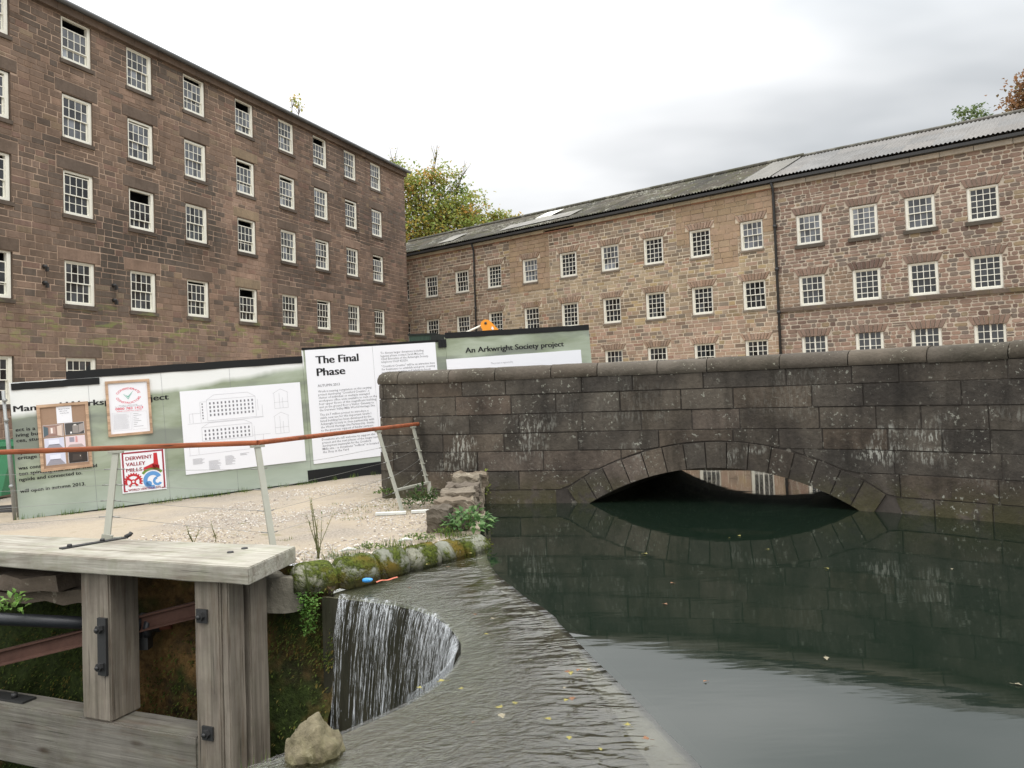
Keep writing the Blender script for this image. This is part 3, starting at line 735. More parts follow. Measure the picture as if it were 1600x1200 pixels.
def gravel_mat(name, c1, c2, c3, sc=38):
    t = NT(name); v = t.voro(sc); v2 = t.voro(sc*2.3); n = t.noise(1.1, 5, .6); n2 = t.noise(.45, 4, .6, t.mapping((1, 1, 1), (3, 9, 0)))
    pe = t.mix(t.xyz(v.outputs['Color'])[0] if False else t.m('MULTIPLY', v.outputs['Distance'], 1.3), c1, c2)
    rgb = t.N.new('ShaderNodeSeparateColor'); t.L.new(v2.outputs['Color'], rgb.inputs[0])
    pe = t.mix(t.m('MULTIPLY', rgb.outputs[0], .7), pe, c3)
    sand = t.mix(t.noise(9, 5, .6), lin(152, 139, 120), lin(170, 159, 142))
    c = t.mix(t.ramp(t.m('ADD', n2, t.m('MULTIPLY', n, .3)), (.55, 0), (.70, 1)), pe, sand)
    gm = t.ramp(t.noise(2.4, 6, .7, t.mapping((1, 1, 1), (5, 2, 0))), (.60, 0), (.68, 1)); c = t.mix(t.m('MULTIPLY', gm, .55), c, lin(112, 108, 72))
    h = t.m('ADD', t.m('MULTIPLY', v.outputs['Distance'], -1), t.m('MULTIPLY', t.noise(60, 3), .5))
    return t.fin(c, .95, t.bump(h, .7, .012), .2)
M['gravel'] = gravel_mat('crushed_stone_gravel', lin(178, 170, 158), lin(122, 114, 104), lin(154, 143, 128))
M['yard'] = gravel_mat('dusty_yard_ground', lin(168, 160, 146), lin(138, 128, 114), lin(158, 146, 130), 14)
build_bridge()

LAND = [(-1.80, 7.14), (-1.35, 7.42), (-.95, 7.85), (-.62, 8.15), (-.38, 8.4), (-.42, 9.5), (-.5, 11.0), (-.45, 11.5), (-1.8, 12.3), (-1.5, 14.7), (-1.3, 20), (-26, 20), (-26, 13.55), (-8.5, 9.2), (-5.0, 8.28), (-2.8, 7.60), (-2.1, 7.28)]
def inside(x, y, P):
    c = False; j = len(P)-1
    for i in range(len(P)):
        if (P[i][1] > y) != (P[j][1] > y) and x < (P[j][0]-P[i][0])*(y-P[i][1])/(P[j][1]-P[i][1])+P[i][0]: c = not c
        j = i
    return c
def gz(x, y):
    t = min(1, max(0, (y-8.1)/(6.2+.466*max(-9, min(3, x+8.71))*.55))); tg = -1.985+.0575*(max(-14, min(3, x))+8.71)
    z = -1.5*(1-t)+tg*t
    return z+.018*mn.noise(Vector((x*1.3, y*1.3, 0)))+.008*mn.noise(Vector((x*6, y*6, 2)))
def grid_mesh(name, x0, x1, y0, y1, st, test, zf, mat):
    nx, ny = int((x1-x0)/st), int((y1-y0)/st); idx = {}; vs = []; fs = []
    def v(i, j):
        if (i, j) not in idx: x, y = x0+i*st, y0+j*st; idx[i, j] = len(vs); vs.append((x, y, zf(x, y)))
        return idx[i, j]
    for i in range(nx):
        for j in range(ny):
            if test(x0+(i+.5)*st, y0+(j+.5)*st): fs.append((v(i, j), v(i+1, j), v(i+1, j+1), v(i, j+1)))
    b = MB(); b.add(vs, fs, mat, (1, 1, 1), True); return b.build(name)
tag(grid_mesh('gravel_path', -26, -.3, 6.9, 20, .1, lambda x, y: inside(x, y, LAND), gz, M['gravel']), kind='structure')
HOLE = [(-30, -8), (-30, 12), (-26, 12.5), (-26, 20), (-1.3, 20), (-1.3, 16), (.6, 15.6), (.6, 26), (10, 26), (12, 15), (8.2, 9), (7.6, -8)]
def yz(x, y):
    if x > 0: return -1.25+.0*x
    t = min(1, max(0, (x+6)/6)); return -2.12*(1-t)+-1.25*t+.02*mn.noise(Vector((x*.5, y*.5, 0)))
tag(grid_mesh('yard', -60, 60, -30, 100, .5, lambda x, y: not inside(x, y, HOLE), yz, M['yard']), kind='structure')
far = MB()
for (a, b, c, d) in ((-900, -60, -900, 900), (60, 900, -900, 900), (-60, 60, 100, 900), (-60, 60, -900, -30)): far.quad((a, c, -2.3), (b, c, -2.3), (b, d, -2.3), (a, d, -2.3), M['yard'])
tag(far.build('ground'), kind='structure')

# ---- water: one continuous surface, from the pond over the weir crest to its lip
LIP = [(-2.3, 6.99), (-1.697, 6.907), (-1.49, 6.814), (-1.254, 6.678), (-.992, 6.523), (-.812, 6.366), (-.627, 6.126), (-.495, 5.797), (-.416, 5.506), (-.399, 5.25), (-.433, 4.986), (-.497, 4.741), (-.629, 4.479), (-.777, 4.281), (-.932, 4.102), (-1.25, 3.8), (-1.6, 3.4), (-1.7, 2.6), (-1.7, 0), (-1.7, -6)]
OUT = [(-.30, 8.6), (-.31, 8.2), (-.31, 7.8), (-.28, 7.5), (-.24, 7.2), (-.10, 6.7), (.02, 6.3), (.17, 5.889), (.28, 5.4), (.39, 4.9), (.5, 4.43), (.58, 4.1), (.66, 3.7), (.74, 3.375), (.80, 3.0), (.86, 2.6), (.9, 2.2), (.95, 1), (1.0, -2), (1.0, -6)]
OUT = [(p.x+.03*mn.noise(Vector((p.y*1.7, 3, 0)))+.012*mn.noise(Vector((p.y*7, 5, 0))), p.y) for p in catmull(OUT, 6)]
lipP = Path(LIP); outP = Path(OUT)
EXTRA = [(-1.80, 6.98), (-1.62, 7.02), (-1.28, 7.32), (-1.0, 7.62), (-.72, 7.95), (-.5, 8.2), (-.36, 8.45)]
def rotmap(t, ang, sc):
    a = t.mapping(rot=(0, 0, ang)); x = t.N.new('ShaderNodeMapping'); x.inputs['Scale'].default_value = sc; t.L.new(a, x.inputs[0]); return x.outputs[0]
def water_mat():
    t = NT('clear_pond_water'); N, L = t.N, t.L; rip = t.col(); sp = N.new('ShaderNodeSeparateColor'); L.new(rip, sp.inputs[0]); r1, r2 = sp.outputs[0], sp.outputs[1]
    pond = t.m('ADD', t.m('MULTIPLY', t.noise(1.0, 3, .5, t.mapping((.9, 3.2, 1), rot=(0, 0, radians(28)))), .9), t.m('MULTIPLY', t.noise(1.0, 2, .5, t.mapping((5, 16, 1), rot=(0, 0, radians(28)))), .10))
    a = t.noise(1.0, 2, .5, rotmap(t, radians(22), (2.6, 8.5, 1)), .6); a = t.m('ADD', a, t.m('MULTIPLY', t.noise(1.0, 2, .5, rotmap(t, radians(10), (8, 22, 1)), .5), .30))
    fine = t.noise(1.0, 4, .6, t.mapping((26, 34, 1), rot=(0, 0, radians(-15))), .8); med = t.noise(1.0, 3, .6, t.mapping((9, 14, 1), rot=(0, 0, .5)), 1.0)
    h = t.m('ADD', t.m('MULTIPLY', pond, .006), t.m('MULTIPLY', t.m('MULTIPLY', t.m('MULTIPLY', a, r1), t.ramp(t.noise(.9, 2), (.35, .25), (.6, 1))), .42))
    h = t.m('ADD', h, t.m('MULTIPLY', t.m('ADD', t.m('MULTIPLY', fine, .016), t.m('MULTIPLY', med, .028)), r2))
    bm = N.new('ShaderNodeBump'); bm.inputs['Strength'].default_value = 1.0; bm.inputs['Distance'].default_value = .25; L.new(h, bm.inputs['Height'])
    fr = N.new('ShaderNodeFresnel'); fr.inputs[0].default_value = 1.66; L.new(bm.outputs[0], fr.inputs[1])
    gl = N.new('ShaderNodeBsdfGlossy'); gl.inputs['Roughness'].default_value = .03; L.new(bm.outputs[0], gl.inputs['Normal'])
    t.set(gl.inputs['Roughness'], t.m('ADD', t.m('MULTIPLY', r2, .10), .035)); gl.inputs['Color'].default_value = (1, 1, .985, 1)
    cr = sp.outputs[2]; tr0 = N.new('ShaderNodeBsdfTransparent'); t.set(tr0.inputs[0], t.mix(cr, (.45, .52, .47), (.88, .90, .84)))
    df = N.new('ShaderNodeBsdfDiffuse'); df.inputs[0].default_value = (.0085, .0165, .0105, 1); tr = N.new('ShaderNodeMixShader'); t.set(tr.inputs[0], t.m('SUBTRACT', .8, t.m('MULTIPLY', cr, .8))); L.new(tr0.outputs[0], tr.inputs[1]); L.new(df.outputs[0], tr.inputs[2])
    mx = N.new('ShaderNodeMixShader'); L.new(fr.outputs[0], mx.inputs[0]); L.new(tr.outputs[0], mx.inputs[1]); L.new(gl.outputs[0], mx.inputs[2]); L.new(mx.outputs[0], t.out.inputs[0])
    return t.mat
M['water'] = water_mat()
def up_faces(me):
    bm = bmesh.new(); bm.from_mesh(me); bm.normal_update()
    fl = [f for f in bm.faces if f.normal.z < 0]
    if fl: bmesh.ops.reverse_faces(bm, faces=fl)
    for f in bm.faces: f.smooth = True
    bm.to_mesh(me); bm.free()
def build_water():
    b = MB()
    # pond sheet right of the crest edge, under the arch and beyond
    K = 160; up = outP.u[-1]; prev = None; cols = []
    xr = [0, .12, .3, .6, 1, 1.6, 2.6, 4, 6, 9]
    for k in range(K+1):
        u = up*k/K; p, d = outP.at(u); cols.append(p)
    n = len(xr); vs = []
    for p in cols:
        for x in xr: vs.append((min(p.x+x, 12), p.y, WATER))
    rp = [.0, .0, .0, 0, 0, 0, 0, 0, 0, 0]
    for k in range(K):
        for i in range(n-1): b.add([vs[k*n+i], vs[k*n+i+1], vs[(k+1)*n+i+1], vs[(k+1)*n+i]], [(0, 1, 2, 3)], M['water'], (rp[i], 0, 0))
    b.quad((-.9, 8.6, WATER), (12, 8.6, WATER), (12, 26, WATER), (-.9, 26, WATER), M['water'], (0, 0, 0))
    b.v = [(x, y, z) for x, y, z in b.v]
    # crest film
    NU, NV = 110, 14; grid = []
    fr = [0.0]+[i/NV for i in range(1, NV+1)]
    for i in range(NU+1):
        t = i/NU
        pl, _ = lipP.at(lipP.u[1]+(lipP.u[-1]-lipP.u[1])*t**1.15 if False else lip_u(t)); po, _ = outP.at(out_u(t)); grid.append([pl+(po-pl)*f for f in fr])
    def zf(f): return WATER-.10*(1-f)**.9
    for i in range(NU):
        for j in range(NV):
            f = fr[j]; g = (fr[j]+fr[j+1])/2
            A, B, C, D = grid[i][j], grid[i][j+1], grid[i+1][j+1], grid[i+1][j]
            yy = (A.y+C.y)/2; r1 = max(0, min(1, (g-.25-.30*max(0, min(1, (5.5-yy)/1.0)))/.35))*(1-.55*max(0, min(1, (4.9-yy)/.8)))*max(.0, min(1, (1.0-g)/.14)); r2 = max(0, min(1, (.85-g)/.35))
            yy = (A.y+C.y)/2; r1 *= .3+.7*max(0, min(1, (7.9-yy)/.5))

            b.add([(A.x, A.y, zf(fr[j])), (B.x, B.y, zf(fr[j+1])), (C.x, C.y, zf(fr[j+1])), (D.x, D.y, zf(fr[j]))], [(0, 1, 2, 3)], M['water'], (r1, r2, 1), True)
    b.v  # noqa
    # pocket against the kerb
    o = b.build('water')
    bm = bmesh.new(); bm.from_mesh(o.data); bmesh.ops.remove_doubles(bm, verts=bm.verts, dist=.0008); bm.to_mesh(o.data); bm.free()
    up_faces(o.data); me = o.data; at = me.color_attributes['col']; nl = len(me.loops); c = np.zeros(nl*4, dtype=np.float32); at.data.foreach_get('color', c); c = c.reshape(-1, 4)
    vi = np.zeros(nl, dtype=np.int32); me.loops.foreach_get('vertex_index', vi); nv = len(me.vertices); sm = np.zeros((nv, 4)); ct = np.zeros(nv); np.add.at(sm, vi, c); np.add.at(ct, vi, 1); sm /= ct[:, None]; at.data.foreach_set('color', sm[vi].astype(np.float32).ravel())
    tag(o, kind='structure')
def lip_u(t):      # pairs points of the lip with points of the outer edge by angle round the shaft
    return lipP.u[1]+(lipP.u[-1]-lipP.u[1])*LU(t)
def out_u(t): return outP.u[-1]*OU(t)
_key = [(0, lipP.near(-1.697, 6.907), outP.near(-.30, 8.55)), (.2, lipP.near(-1.1, 6.6), outP.near(-.31, 7.75)), (.45, lipP.near(-.5, 5.85), outP.near(-.05, 6.5)), (.65, lipP.near(-.42, 5.0), outP.near(.38, 4.95)), (.8, lipP.near(-.78, 4.28), outP.near(.62, 3.9)), (.9, lipP.near(-1.6, 3.4), outP.near(.86, 2.6)), (1, lipP.u[-1], outP.u[-1])]
def _ip(t, k):
    for a, b in zip(_key, _key[1:]):
        if t <= b[0]: s = (t-a[0])/(b[0]-a[0]); return a[k]+(b[k]-a[k])*s
    return _key[-1][k]
lip_u = lambda t: _ip(t, 1); out_u = lambda t: _ip(t, 2)
def wetstone():
    t = NT('wet_weir_stone'); a = t.noise(2.2, 5, .65); bb = t.noise(30, 5, .7); c = t.mix(t.ramp(a, (.35, 0), (.65, 1)), lin(98, 100, 82), lin(126, 128, 112))
    c = t.mix(t.ramp(bb, (.4, 0), (.62, 1)), c, lin(62, 62, 50)); c = t.mix(t.m('MULTIPLY', t.ramp(t.noise(.9, 4), (.5, 0), (.66, 1)), .5), c, lin(84, 72, 46))
    sp = t.N.new('ShaderNodeSeparateColor'); t.L.new(t.col(), sp.inputs[0]); c = t.mix(t.m('MULTIPLY', sp.outputs[1], .9), c, t.mix(t.ramp(bb, (.4, 0), (.62, 1)), lin(78, 72, 52), lin(52, 48, 34))); c = t.mix(t.m('MULTIPLY', sp.outputs[0], .85), c, t.mix(t.ramp(t.noise(3, 5, .6), (.35, 0), (.65, 1)), lin(128, 124, 112), lin(176, 172, 160)))  # pale outer rim: shallow stone with sky reflection painted into its colour
    return t.fin(c, .6, t.bump(bb, .6, .01), .3)
M['wet'] = wetstone()
def build_apron():
    b = MB(); NU, NV = 110, 10
    g = []
    for i in range(NU+1):
        t = i/NU; pl, _ = lipP.at(lip_u(t)); po, _ = outP.at(out_u(t)); g.append([(pl+(po-pl)*(j/NV*1.0)) for j in range(NV+1)])
    zf = lambda j: WATER-.10*(1-j/NV)**.9-.018-.03*(j/NV)**2
    for i in range(NU):
        for j in range(NV): A, B, C, D = g[i][j], g[i][j+1], g[i+1][j+1], g[i+1][j]; b.add([(A.x, A.y, zf(j)), (B.x, B.y, zf(j+1)), (C.x, C.y, zf(j+1)), (D.x, D.y, zf(j))], [(0, 1, 2, 3)], M['wet'], (max(0, min(1, (j/NV-.8)/.2)), max(0, min(1, (j/NV-.15)/.3)), 0), True)
        A, D = g[i][0], g[i+1][0]; b.add([(A.x, A.y, zf(0)), (D.x, D.y, zf(0)), (D.x, D.y, -5.2), (A.x, A.y, -5.2)], [(0, 1, 2, 3)], M['wetdark'], (1, 1, 1), True)
        A, D = g[i][NV], g[i+1][NV]; b.add([(A.x, A.y, zf(NV)), (D.x, D.y, zf(NV)), (D.x+.14, D.y, zf(NV)-.035), (A.x+.14, A.y, zf(NV)-.035)], [(0, 1, 2, 3)], M['wet'], (1, 1, 0), True); b.add([(A.x+.14, A.y, zf(NV)-.035), (D.x+.14, D.y, zf(NV)-.035), (D.x+.35, D.y, -4.2), (A.x+.35, A.y, -4.2)], [(0, 1, 2, 3)], M['bed'], (1, 1, 1), True)
    o = b.build('weir'); tag(o, 'broad curved weir crest of wet green grey stone running round the sunken overflow shaft', 'weir')
M['wetdark'] = plain_mat('black_wet_masonry', lin(52, 50, 40), .22, .6, .8, 1.0, 1.0, 0, (9, 9, 2.2))
M['bed'] = plain_mat('silty_pond_bed', (.016, .028, .021), .9, .1, .3, 1.5)
build_apron(); build_water()
bed = MB(); bed.quad((-1, -8, -4.2), (14, -8, -4.2), (14, 26, -4.2), (-1, 26, -4.2), M['bed'])
for a, c in (((-.62, 8.4), (-.5, 11.5)), ((-1.15, 7.6), (-.35, 8.5)), ((.6, 15.4), (.6, 26)), ((.6, 26), (12, 26))):
    bed.quad((*a, -4.2), (*c, -4.2), (*c, -1.3 if a[1] > 12 else -1.52), (*a, -1.3 if a[1] > 12 else -1.52), M['bed'])
tag(bed.build('pond_bed'), kind='structure')

# ---- falling water
def fall_mat():
    t = NT('falling_water'); t.fin((.74, .77, .79), .12, None, .9); tr = t.N.new('ShaderNodeBsdfTransparent'); mx = t.N.new('ShaderNodeMixShader')
    t.set(mx.inputs[0], t.ramp(t.noise(1.0, 3, .6, t.mapping((60, 60, 7))), (.44, .02), (.70, .58))); t.L.new(tr.outputs[0], mx.inputs[1]); t.L.new(t.b.outputs[0], mx.inputs[2]); t.L.new(mx.outputs[0], t.out.inputs[0]); return t.mat
M['fall'] = fall_mat()
def build_fall():
    b = MB(); ua, ub = lipP.near(-1.52, 6.82), lipP.near(-.62, 4.5); rr = random.Random(3)
    for k in range(3200):
        t = rr.random()**.85; u = ua+(ub-ua)*t; 
        cl = mn.noise(Vector((u*5.5, 2.2, 0)))+.35*mn.noise(Vector((u*17, 1, 0)))
        if cl < rr.uniform(-.5, .35) and t < .6: continue
        p, d = lipP.at(u); n = Vector((d.y, -d.x)) # towards the shaft
        if (p+n*.3-Vector((-1.6, 5.4))).length > (p-Vector((-1.6, 5.4))).length: n = -n
        v = rr.uniform(.35, .6)*(1 if t < .5 else .8); t0 = rr.uniform(0, .06) if rr.random() < .5 else rr.uniform(0, .55); t1 = t0+rr.uniform(.05, .28); w = rr.uniform(.0011, .0036)*(1+t0)*(1.5 if rr.random() < .1 else 1)
        pts = []; off = rr.uniform(-.02, .02); ns = 6
        for i in range(ns+1):
            q = t0+(t1-t0)*i/ns; x = p+n*(v*q+.01)+d*(off*q*2+rr.uniform(-.0015, .0015)); ww = w*sin(pi*(i+.4)/(ns+.8))**.6
            pts.append((x, WATER-.07-4.9*q*q-.05*q, ww))
        vs = []
        for x, z, ww in pts: vs += [(x.x-d.x*ww, x.y-d.y*ww, z), (x.x+n.x*ww*.6, x.y+n.y*ww*.6, z), (x.x+d.x*ww, x.y+d.y*ww, z)]
        fs = []
        for i in range(ns): fs += [(3*i, 3*i+1, 3*i+4, 3*i+3), (3*i+1, 3*i+2, 3*i+5, 3*i+4)]
        b.add(vs, fs, M['fall'], (1, 1, 1), True)
    for k in range(700):   # drops
        t = rr.random(); u = ua+(ub-ua)*t; p, d = lipP.at(u); n = Vector((d.y, -d.x))
        if (p+n*.3-Vector((-1.6, 5.4))).length > (p-Vector((-1.6, 5.4))).length: n = -n
        q = rr.uniform(.12, .75); x = p+n*(rr.uniform(.3, .75)*q+.02); z = WATER-.07-4.9*q*q; s_ = rr.uniform(.0015, .004)
        b.add([(x.x-s_, x.y, z), (x.x, x.y-s_, z), (x.x+s_, x.y, z), (x.x, x.y, z+s_*3), (x.x, x.y, z-s_*1.5)], [(0, 1, 3), (1, 2, 3), (0, 4, 1), (1, 4, 2)], M['fall'])
    o = b.build('waterfall'); tag(o, 'white streaks of water pouring over the weir lip into the sunken shaft', 'waterfall', kind='stuff')
build_fall()

# ---- overflow pit: mossy back wall, floor
def moss_wall_mat():
    t = NT('mossy_pit_wall'); z = t.xyz()[2]; x = t.xyz()[0]
    a = t.noise(1.6, 6, .65); b = t.noise(14, 5, .7); c = t.noise(.9, 4, .6, t.mapping((1, 1, 1), (4, 7, 1)))
    base = t.mix(t.ramp(b, (.4, 0), (.6, 1)), lin(66, 58, 44), lin(40, 36, 28))
    org = t.mix(t.ramp(t.noise(22, 5, .7), (.35, 0), (.65, 1)), lin(92, 70, 42), lin(126, 100, 62))
    grn = t.mix(t.ramp(t.noise(20, 5, .7), (.35, 0), (.65, 1)), lin(36, 43, 22), lin(60, 72, 34))
    c = t.m('ADD', c, t.ramp(t.m('MULTIPLY', t.m('ABSOLUTE', t.m('ADD', x, 3.1)), .5), (.3, 0), (.55, .13))); cc = t.mix(t.ramp(a, (.42, 0), (.56, 1)), base, org); cc = t.mix(t.ramp(c, (.56, 0), (.66, 1)), cc, grn)
    return t.fin(cc, .95, t.bump(t.m('ADD', b, a), 1.0, .04), .15)
M['pit'] = moss_wall_mat()
PW = [(-1.60, 6.89), (-1.76, 7.0), (-2.1, 7.14), (-2.8, 7.44), (-5.0, 8.12), (-8.5, 9.05), (-12, 9.95)]
def build_pit():
    b = MB(); pp = Path(PW); NU, NZ = 200, 46; V = {}
    for i in range(NU+1):
        u = pp.u[-1]*(i/NU)**1.3; p, d = pp.at(u); n = Vector((-d.y, d.x)); n = -n if n.y > 0 else n
        for k in range(NZ+1):
            z = -1.49-3.77*(k/NZ); w = .10*mn.noise(Vector((u*1.6, z*1.6, 0)))+.05*mn.noise(Vector((u*5, z*6, 3)))+.012*mn.noise(Vector((u*22, z*22, 3)))
            w += .10*max(0, min(1, (-1.9-z)/.5))-.02; q = p+n*w; V[i, k] = (q.x, q.y, z-.19*max(0, 1-u/.35)*(1-k/NZ))
    vs = []; ix = {}
    for k_, v in V.items(): ix[k_] = len(vs); vs.append(v)
    b.add(vs, [(ix[i, k], ix[i+1, k], ix[i+1, k+1], ix[i, k+1]) for i in range(NU) for k in range(NZ)], M['pit'], (1, 1, 1), True)
    for i in range(NU): b.add([V[i, 0], V[i+1, 0], (V[i+1, 0][0], V[i+1, 0][1]+.32, -1.475-.1*(i < 30)), (V[i, 0][0], V[i, 0][1]+.32, -1.475-.1*(i < 31))], [(0, 1, 2, 3)], M['pit'], (1, 1, 1), True)
    o = b.build('retaining_wall'); tag(o, 'mossy brown and green retaining wall of the sluice pit beneath the gravel path', 'retaining wall')
    f = MB(); f.quad((-30, -8, -5.1), (-.3, -8, -5.1), (-.3, 9.5, -5.1), (-30, 9.5, -5.1), M['bed'])
    f.quad((-30, 12, -5.1), (-12, 9.95, -5.1), (-12, 9.95, -1.5), (-30, 12, -1.5), M['pit']); tag(f.build('pit_floor'), kind='structure')
build_pit()

# ------------------------------------------------------------------ plants helpers
M['leaf'] = leaf_mat('green_leaf'); M['moss'] = leaf_mat('moss_tuft', .9, .2)
def leafquad(mb, p, d, up, l, w, mat, col, fold=.25):
    d = d.normalized(); s = d.cross(up); s = s.normalized() if s.length > 1e-4 else Vector((1, 0, 0)); n = s.cross(d)
    a = p; m1 = p+d*l*.45+s*w*.5+n*w*fold; m2 = p+d*l*.45-s*w*.5+n*w*fold; c = p+d*l*.5; e = p+d*l-n*l*.12
    mb.add([tuple(a), tuple(m1), tuple(e), tuple(m2), tuple(c)], [(0, 1, 4), (1, 2, 4), (2, 3, 4), (3, 0, 4)], mat, col)
def rv(rr, z0=-1): 
    while 1:
        v = Vector((rr.uniform(-1, 1), rr.uniform(-1, 1), rr.uniform(z0, 1)))
        if .1 < v.length < 1: return v.normalized()
def blade(mb, p, h, lean, w, col, mat=None):
    s = Vector((-lean.y, lean.x, 0)); s = s.normalized()*w if s.length > 1e-4 else Vector((w, 0, 0)); pts = []
    for i in range(4): t = i/3; q = p+Vector((lean.x*t*t, lean.y*t*t, h*t-.3*lean.length*t*t)); ww = (1-t)**.7; pts += [tuple(q-s*ww), tuple(q+s*ww)]
    mb.add(pts, [(0, 1, 3, 2), (2, 3, 5, 4), (4, 5, 7, 6)], mat or M['leaf'], col)
GREENS = [lin(86, 112, 48), lin(104, 130, 58), lin(70, 96, 44), lin(122, 138, 66), lin(60, 84, 40)]
def bush(name, loc, rx, ry, h, n, label, cat, leaf=(.04, .03), cols=GREENS, seed=1, group=None, stems=7, droop=0):
    rr = random.Random(seed); root = empty(name, loc); tag(root, label, cat, group); st = MB(); lf = MB(); tips = []
    for k in range(stems):
        a = rr.uniform(0, 2*pi); q = Vector((rx*.7*cos(a)*rr.random(), ry*.7*sin(a)*rr.random(), h*rr.uniform(.5, .95))); 
        st.tube([(0, 0, 0), tuple(q*.5+Vector((0, 0, .1*h))), tuple(q)], [.004, .003, .002], M['stem'], lin(96, 104, 60), n=5); tips.append(q)
    for k in range(n):
        a = rr.uniform(0, 2*pi); r = rr.random()**.5; z = h*(1-r*r*.7)*rr.uniform(.15, 1) if not droop else -h*rr.random(); p = Vector((rx*r*cos(a), ry*r*sin(a), z))
        if droop: p = Vector((rx*r*cos(a)*(1-.5*abs(z/h)), ry*r*sin(a), z))
        d = (Vector((p.x, p.y, rr.uniform(-.1, .6)*max(rx, ry)))+rv(rr)*.5*rx); s_ = rr.uniform(.7, 1.3)
        leafquad(lf, p, d, Vector((0, 0, 1)), leaf[0]*s_, leaf[1]*s_, M['leaf'], jit(rr.choice(cols), .2, rr))
    st.build('stem', root); lf.build('leaves', root); return root
M['stem'] = vcol_mat('plant_stem', .8)

# ------------------------------------------------------------------ kerb of rounded mossy stones at the water's edge
def kerb_mat():
    t = NT('mossy_kerb_stone'); geo = t.N.new('ShaderNodeNewGeometry'); nz = t.xyz(geo.outputs['Normal'])[2]
    a = t.noise(3.2, 6, .7, dist=.3); b = t.noise(26, 5, .7); c = t.mix(1.0, t.col(), _grey(t, t.m('ADD', t.m('MULTIPLY', b, .7), .6)), 'MULTIPLY')
    ms = t.mix(t.ramp(t.noise(40, 4, .7), (.35, 0), (.65, 1)), lin(50, 58, 24), lin(92, 102, 38)); ms = t.mix(t.ramp(t.noise(1.7, 3), (.5, 0), (.6, 1)), ms, lin(104, 88, 34))
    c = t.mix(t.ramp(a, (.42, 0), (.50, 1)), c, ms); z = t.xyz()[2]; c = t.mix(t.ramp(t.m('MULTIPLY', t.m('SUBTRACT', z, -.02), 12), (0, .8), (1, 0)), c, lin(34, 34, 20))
    return t.fin(c, .92, t.bump(t.m('ADD', b, t.m('MULTIPLY', t.ramp(a, (.44, 0), (.54, 1)), 1.5)), .8, .02), .2)
M['kerb'] = kerb_mat()
def build_kerb():
    root = empty('stone_kerb', (-1.2, 7.5, -1.62)); tag(root, 'curved kerb of rounded grey stones with thick green moss between gravel and weir', 'kerb')
    line = Path(catmull([(-1.98, 6.98), (-1.62, 7.17), (-1.30, 7.45), (-.95, 7.80), (-.62, 8.12), (-.36, 8.36)], 5)); T = line.u[-1]; o = Vector((-1.2, 7.5, -1.62))
    cuts = [0, .17, .36, .52, .70, .84, 1]; tf = MB(); rr = random.Random(5)
    for a, b in zip(cuts, cuts[1:]):
        mb = MB(); n = 9; K = 11; vs = []; w = rr.uniform(.145, .195); hh = rr.uniform(.14, .22); c = jit(lin(136, 136, 122), .12, rr)
        for i in range(n+1):
            t = a+(b-a)*i/n; p, d = line.at(T*t); nn = Vector((d.y, -d.x)); e = 1-.28*(abs(i/n-.5)*2)**7
            for k in range(K):
                an = -.25+(pi+.5)*k/(K-1); q = p+nn*(w*cos(an)*e+rr.uniform(-.004, .004)); z = hh*max(-.6, sin(an))**1*e-.02+.012*mn.noise(Vector((q.x*9, q.y*9, k)))
                vs.append((q.x-o.x, q.y-o.y, z))
                if rr.random() < .9 and k < K-2 and mn.noise(Vector((q.x*3.0, q.y*3.0, 4.2)))+.25*(k < 4) > .05:
                    for _ in range(7): 
                        pp = Vector((q.x-o.x+rr.uniform(-.025, .025), q.y-o.y+rr.uniform(-.025, .025), z-.004)); cc = jit(rr.choice([lin(92, 104, 34), lin(120, 126, 44), lin(66, 78, 28), lin(84, 74, 34)]), .2, rr)
                        blade(tf, pp, rr.uniform(.008, .028), Vector((nn.x*rr.uniform(0, .03)+rr.uniform(-.01, .01), nn.y*rr.uniform(0, .03)+rr.uniform(-.01, .01), 0)), .004, cc, M['moss'])
        fs = [(i*K+j, (i+1)*K+j, (i+1)*K+j+1, i*K+j+1) for i in range(n) for j in range(K-1)]+[tuple(range(K)), tuple(n*K+j for j in range(K))]
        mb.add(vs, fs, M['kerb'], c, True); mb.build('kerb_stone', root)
    s = tf.build('moss', root); s['kind'] = 'stuff'
build_kerb()

def rock(mb, c, r, mat, col, seed=0, sc=(1, 1, 1), n=2, rough=.25, flat=.0):
    bm = bmesh.new(); bmesh.ops.create_icosphere(bm, subdivisions=n, radius=1); o = Vector((seed*3.1, seed*1.7, seed))
    vs = []
    for v in bm.verts:
        p = v.co.copy(); k = 1+rough*mn.noise(p*1.1+o)+rough*.5*mn.noise(p*2.7+o)+(rough*.22*mn.noise(p*8+o)+rough*.1*mn.noise(p*20+o) if n > 2 else 0); q = Vector((p.x*k*sc[0]*r, p.y*k*sc[1]*r, p.z*k*sc[2]*r)); vs.append(tuple(q+Vector(c)))
    fs = [tuple(v.index for v in f.verts) for f in bm.faces]; bm.free(); mb.add(vs, fs, mat, col, n > 2)
M['rubble'] = stone_mat('rough_broken_stone', 24, 4, .6, bump=.9, lichen=(8, .62, lin(176, 168, 150), .4), dark=(3, .5, .5, (.6, .6, .6)))
M['boulder'] = stone_mat('boulder_stone', 34, 7, .95, bump=1.0, lichen=(12, .60, lin(168, 160, 134), .5), dark=(5, .47, .9, (.42, .40, .36)), moss=[(-.3, -.05, 6, .44, lin(84, 90, 44), .7)])
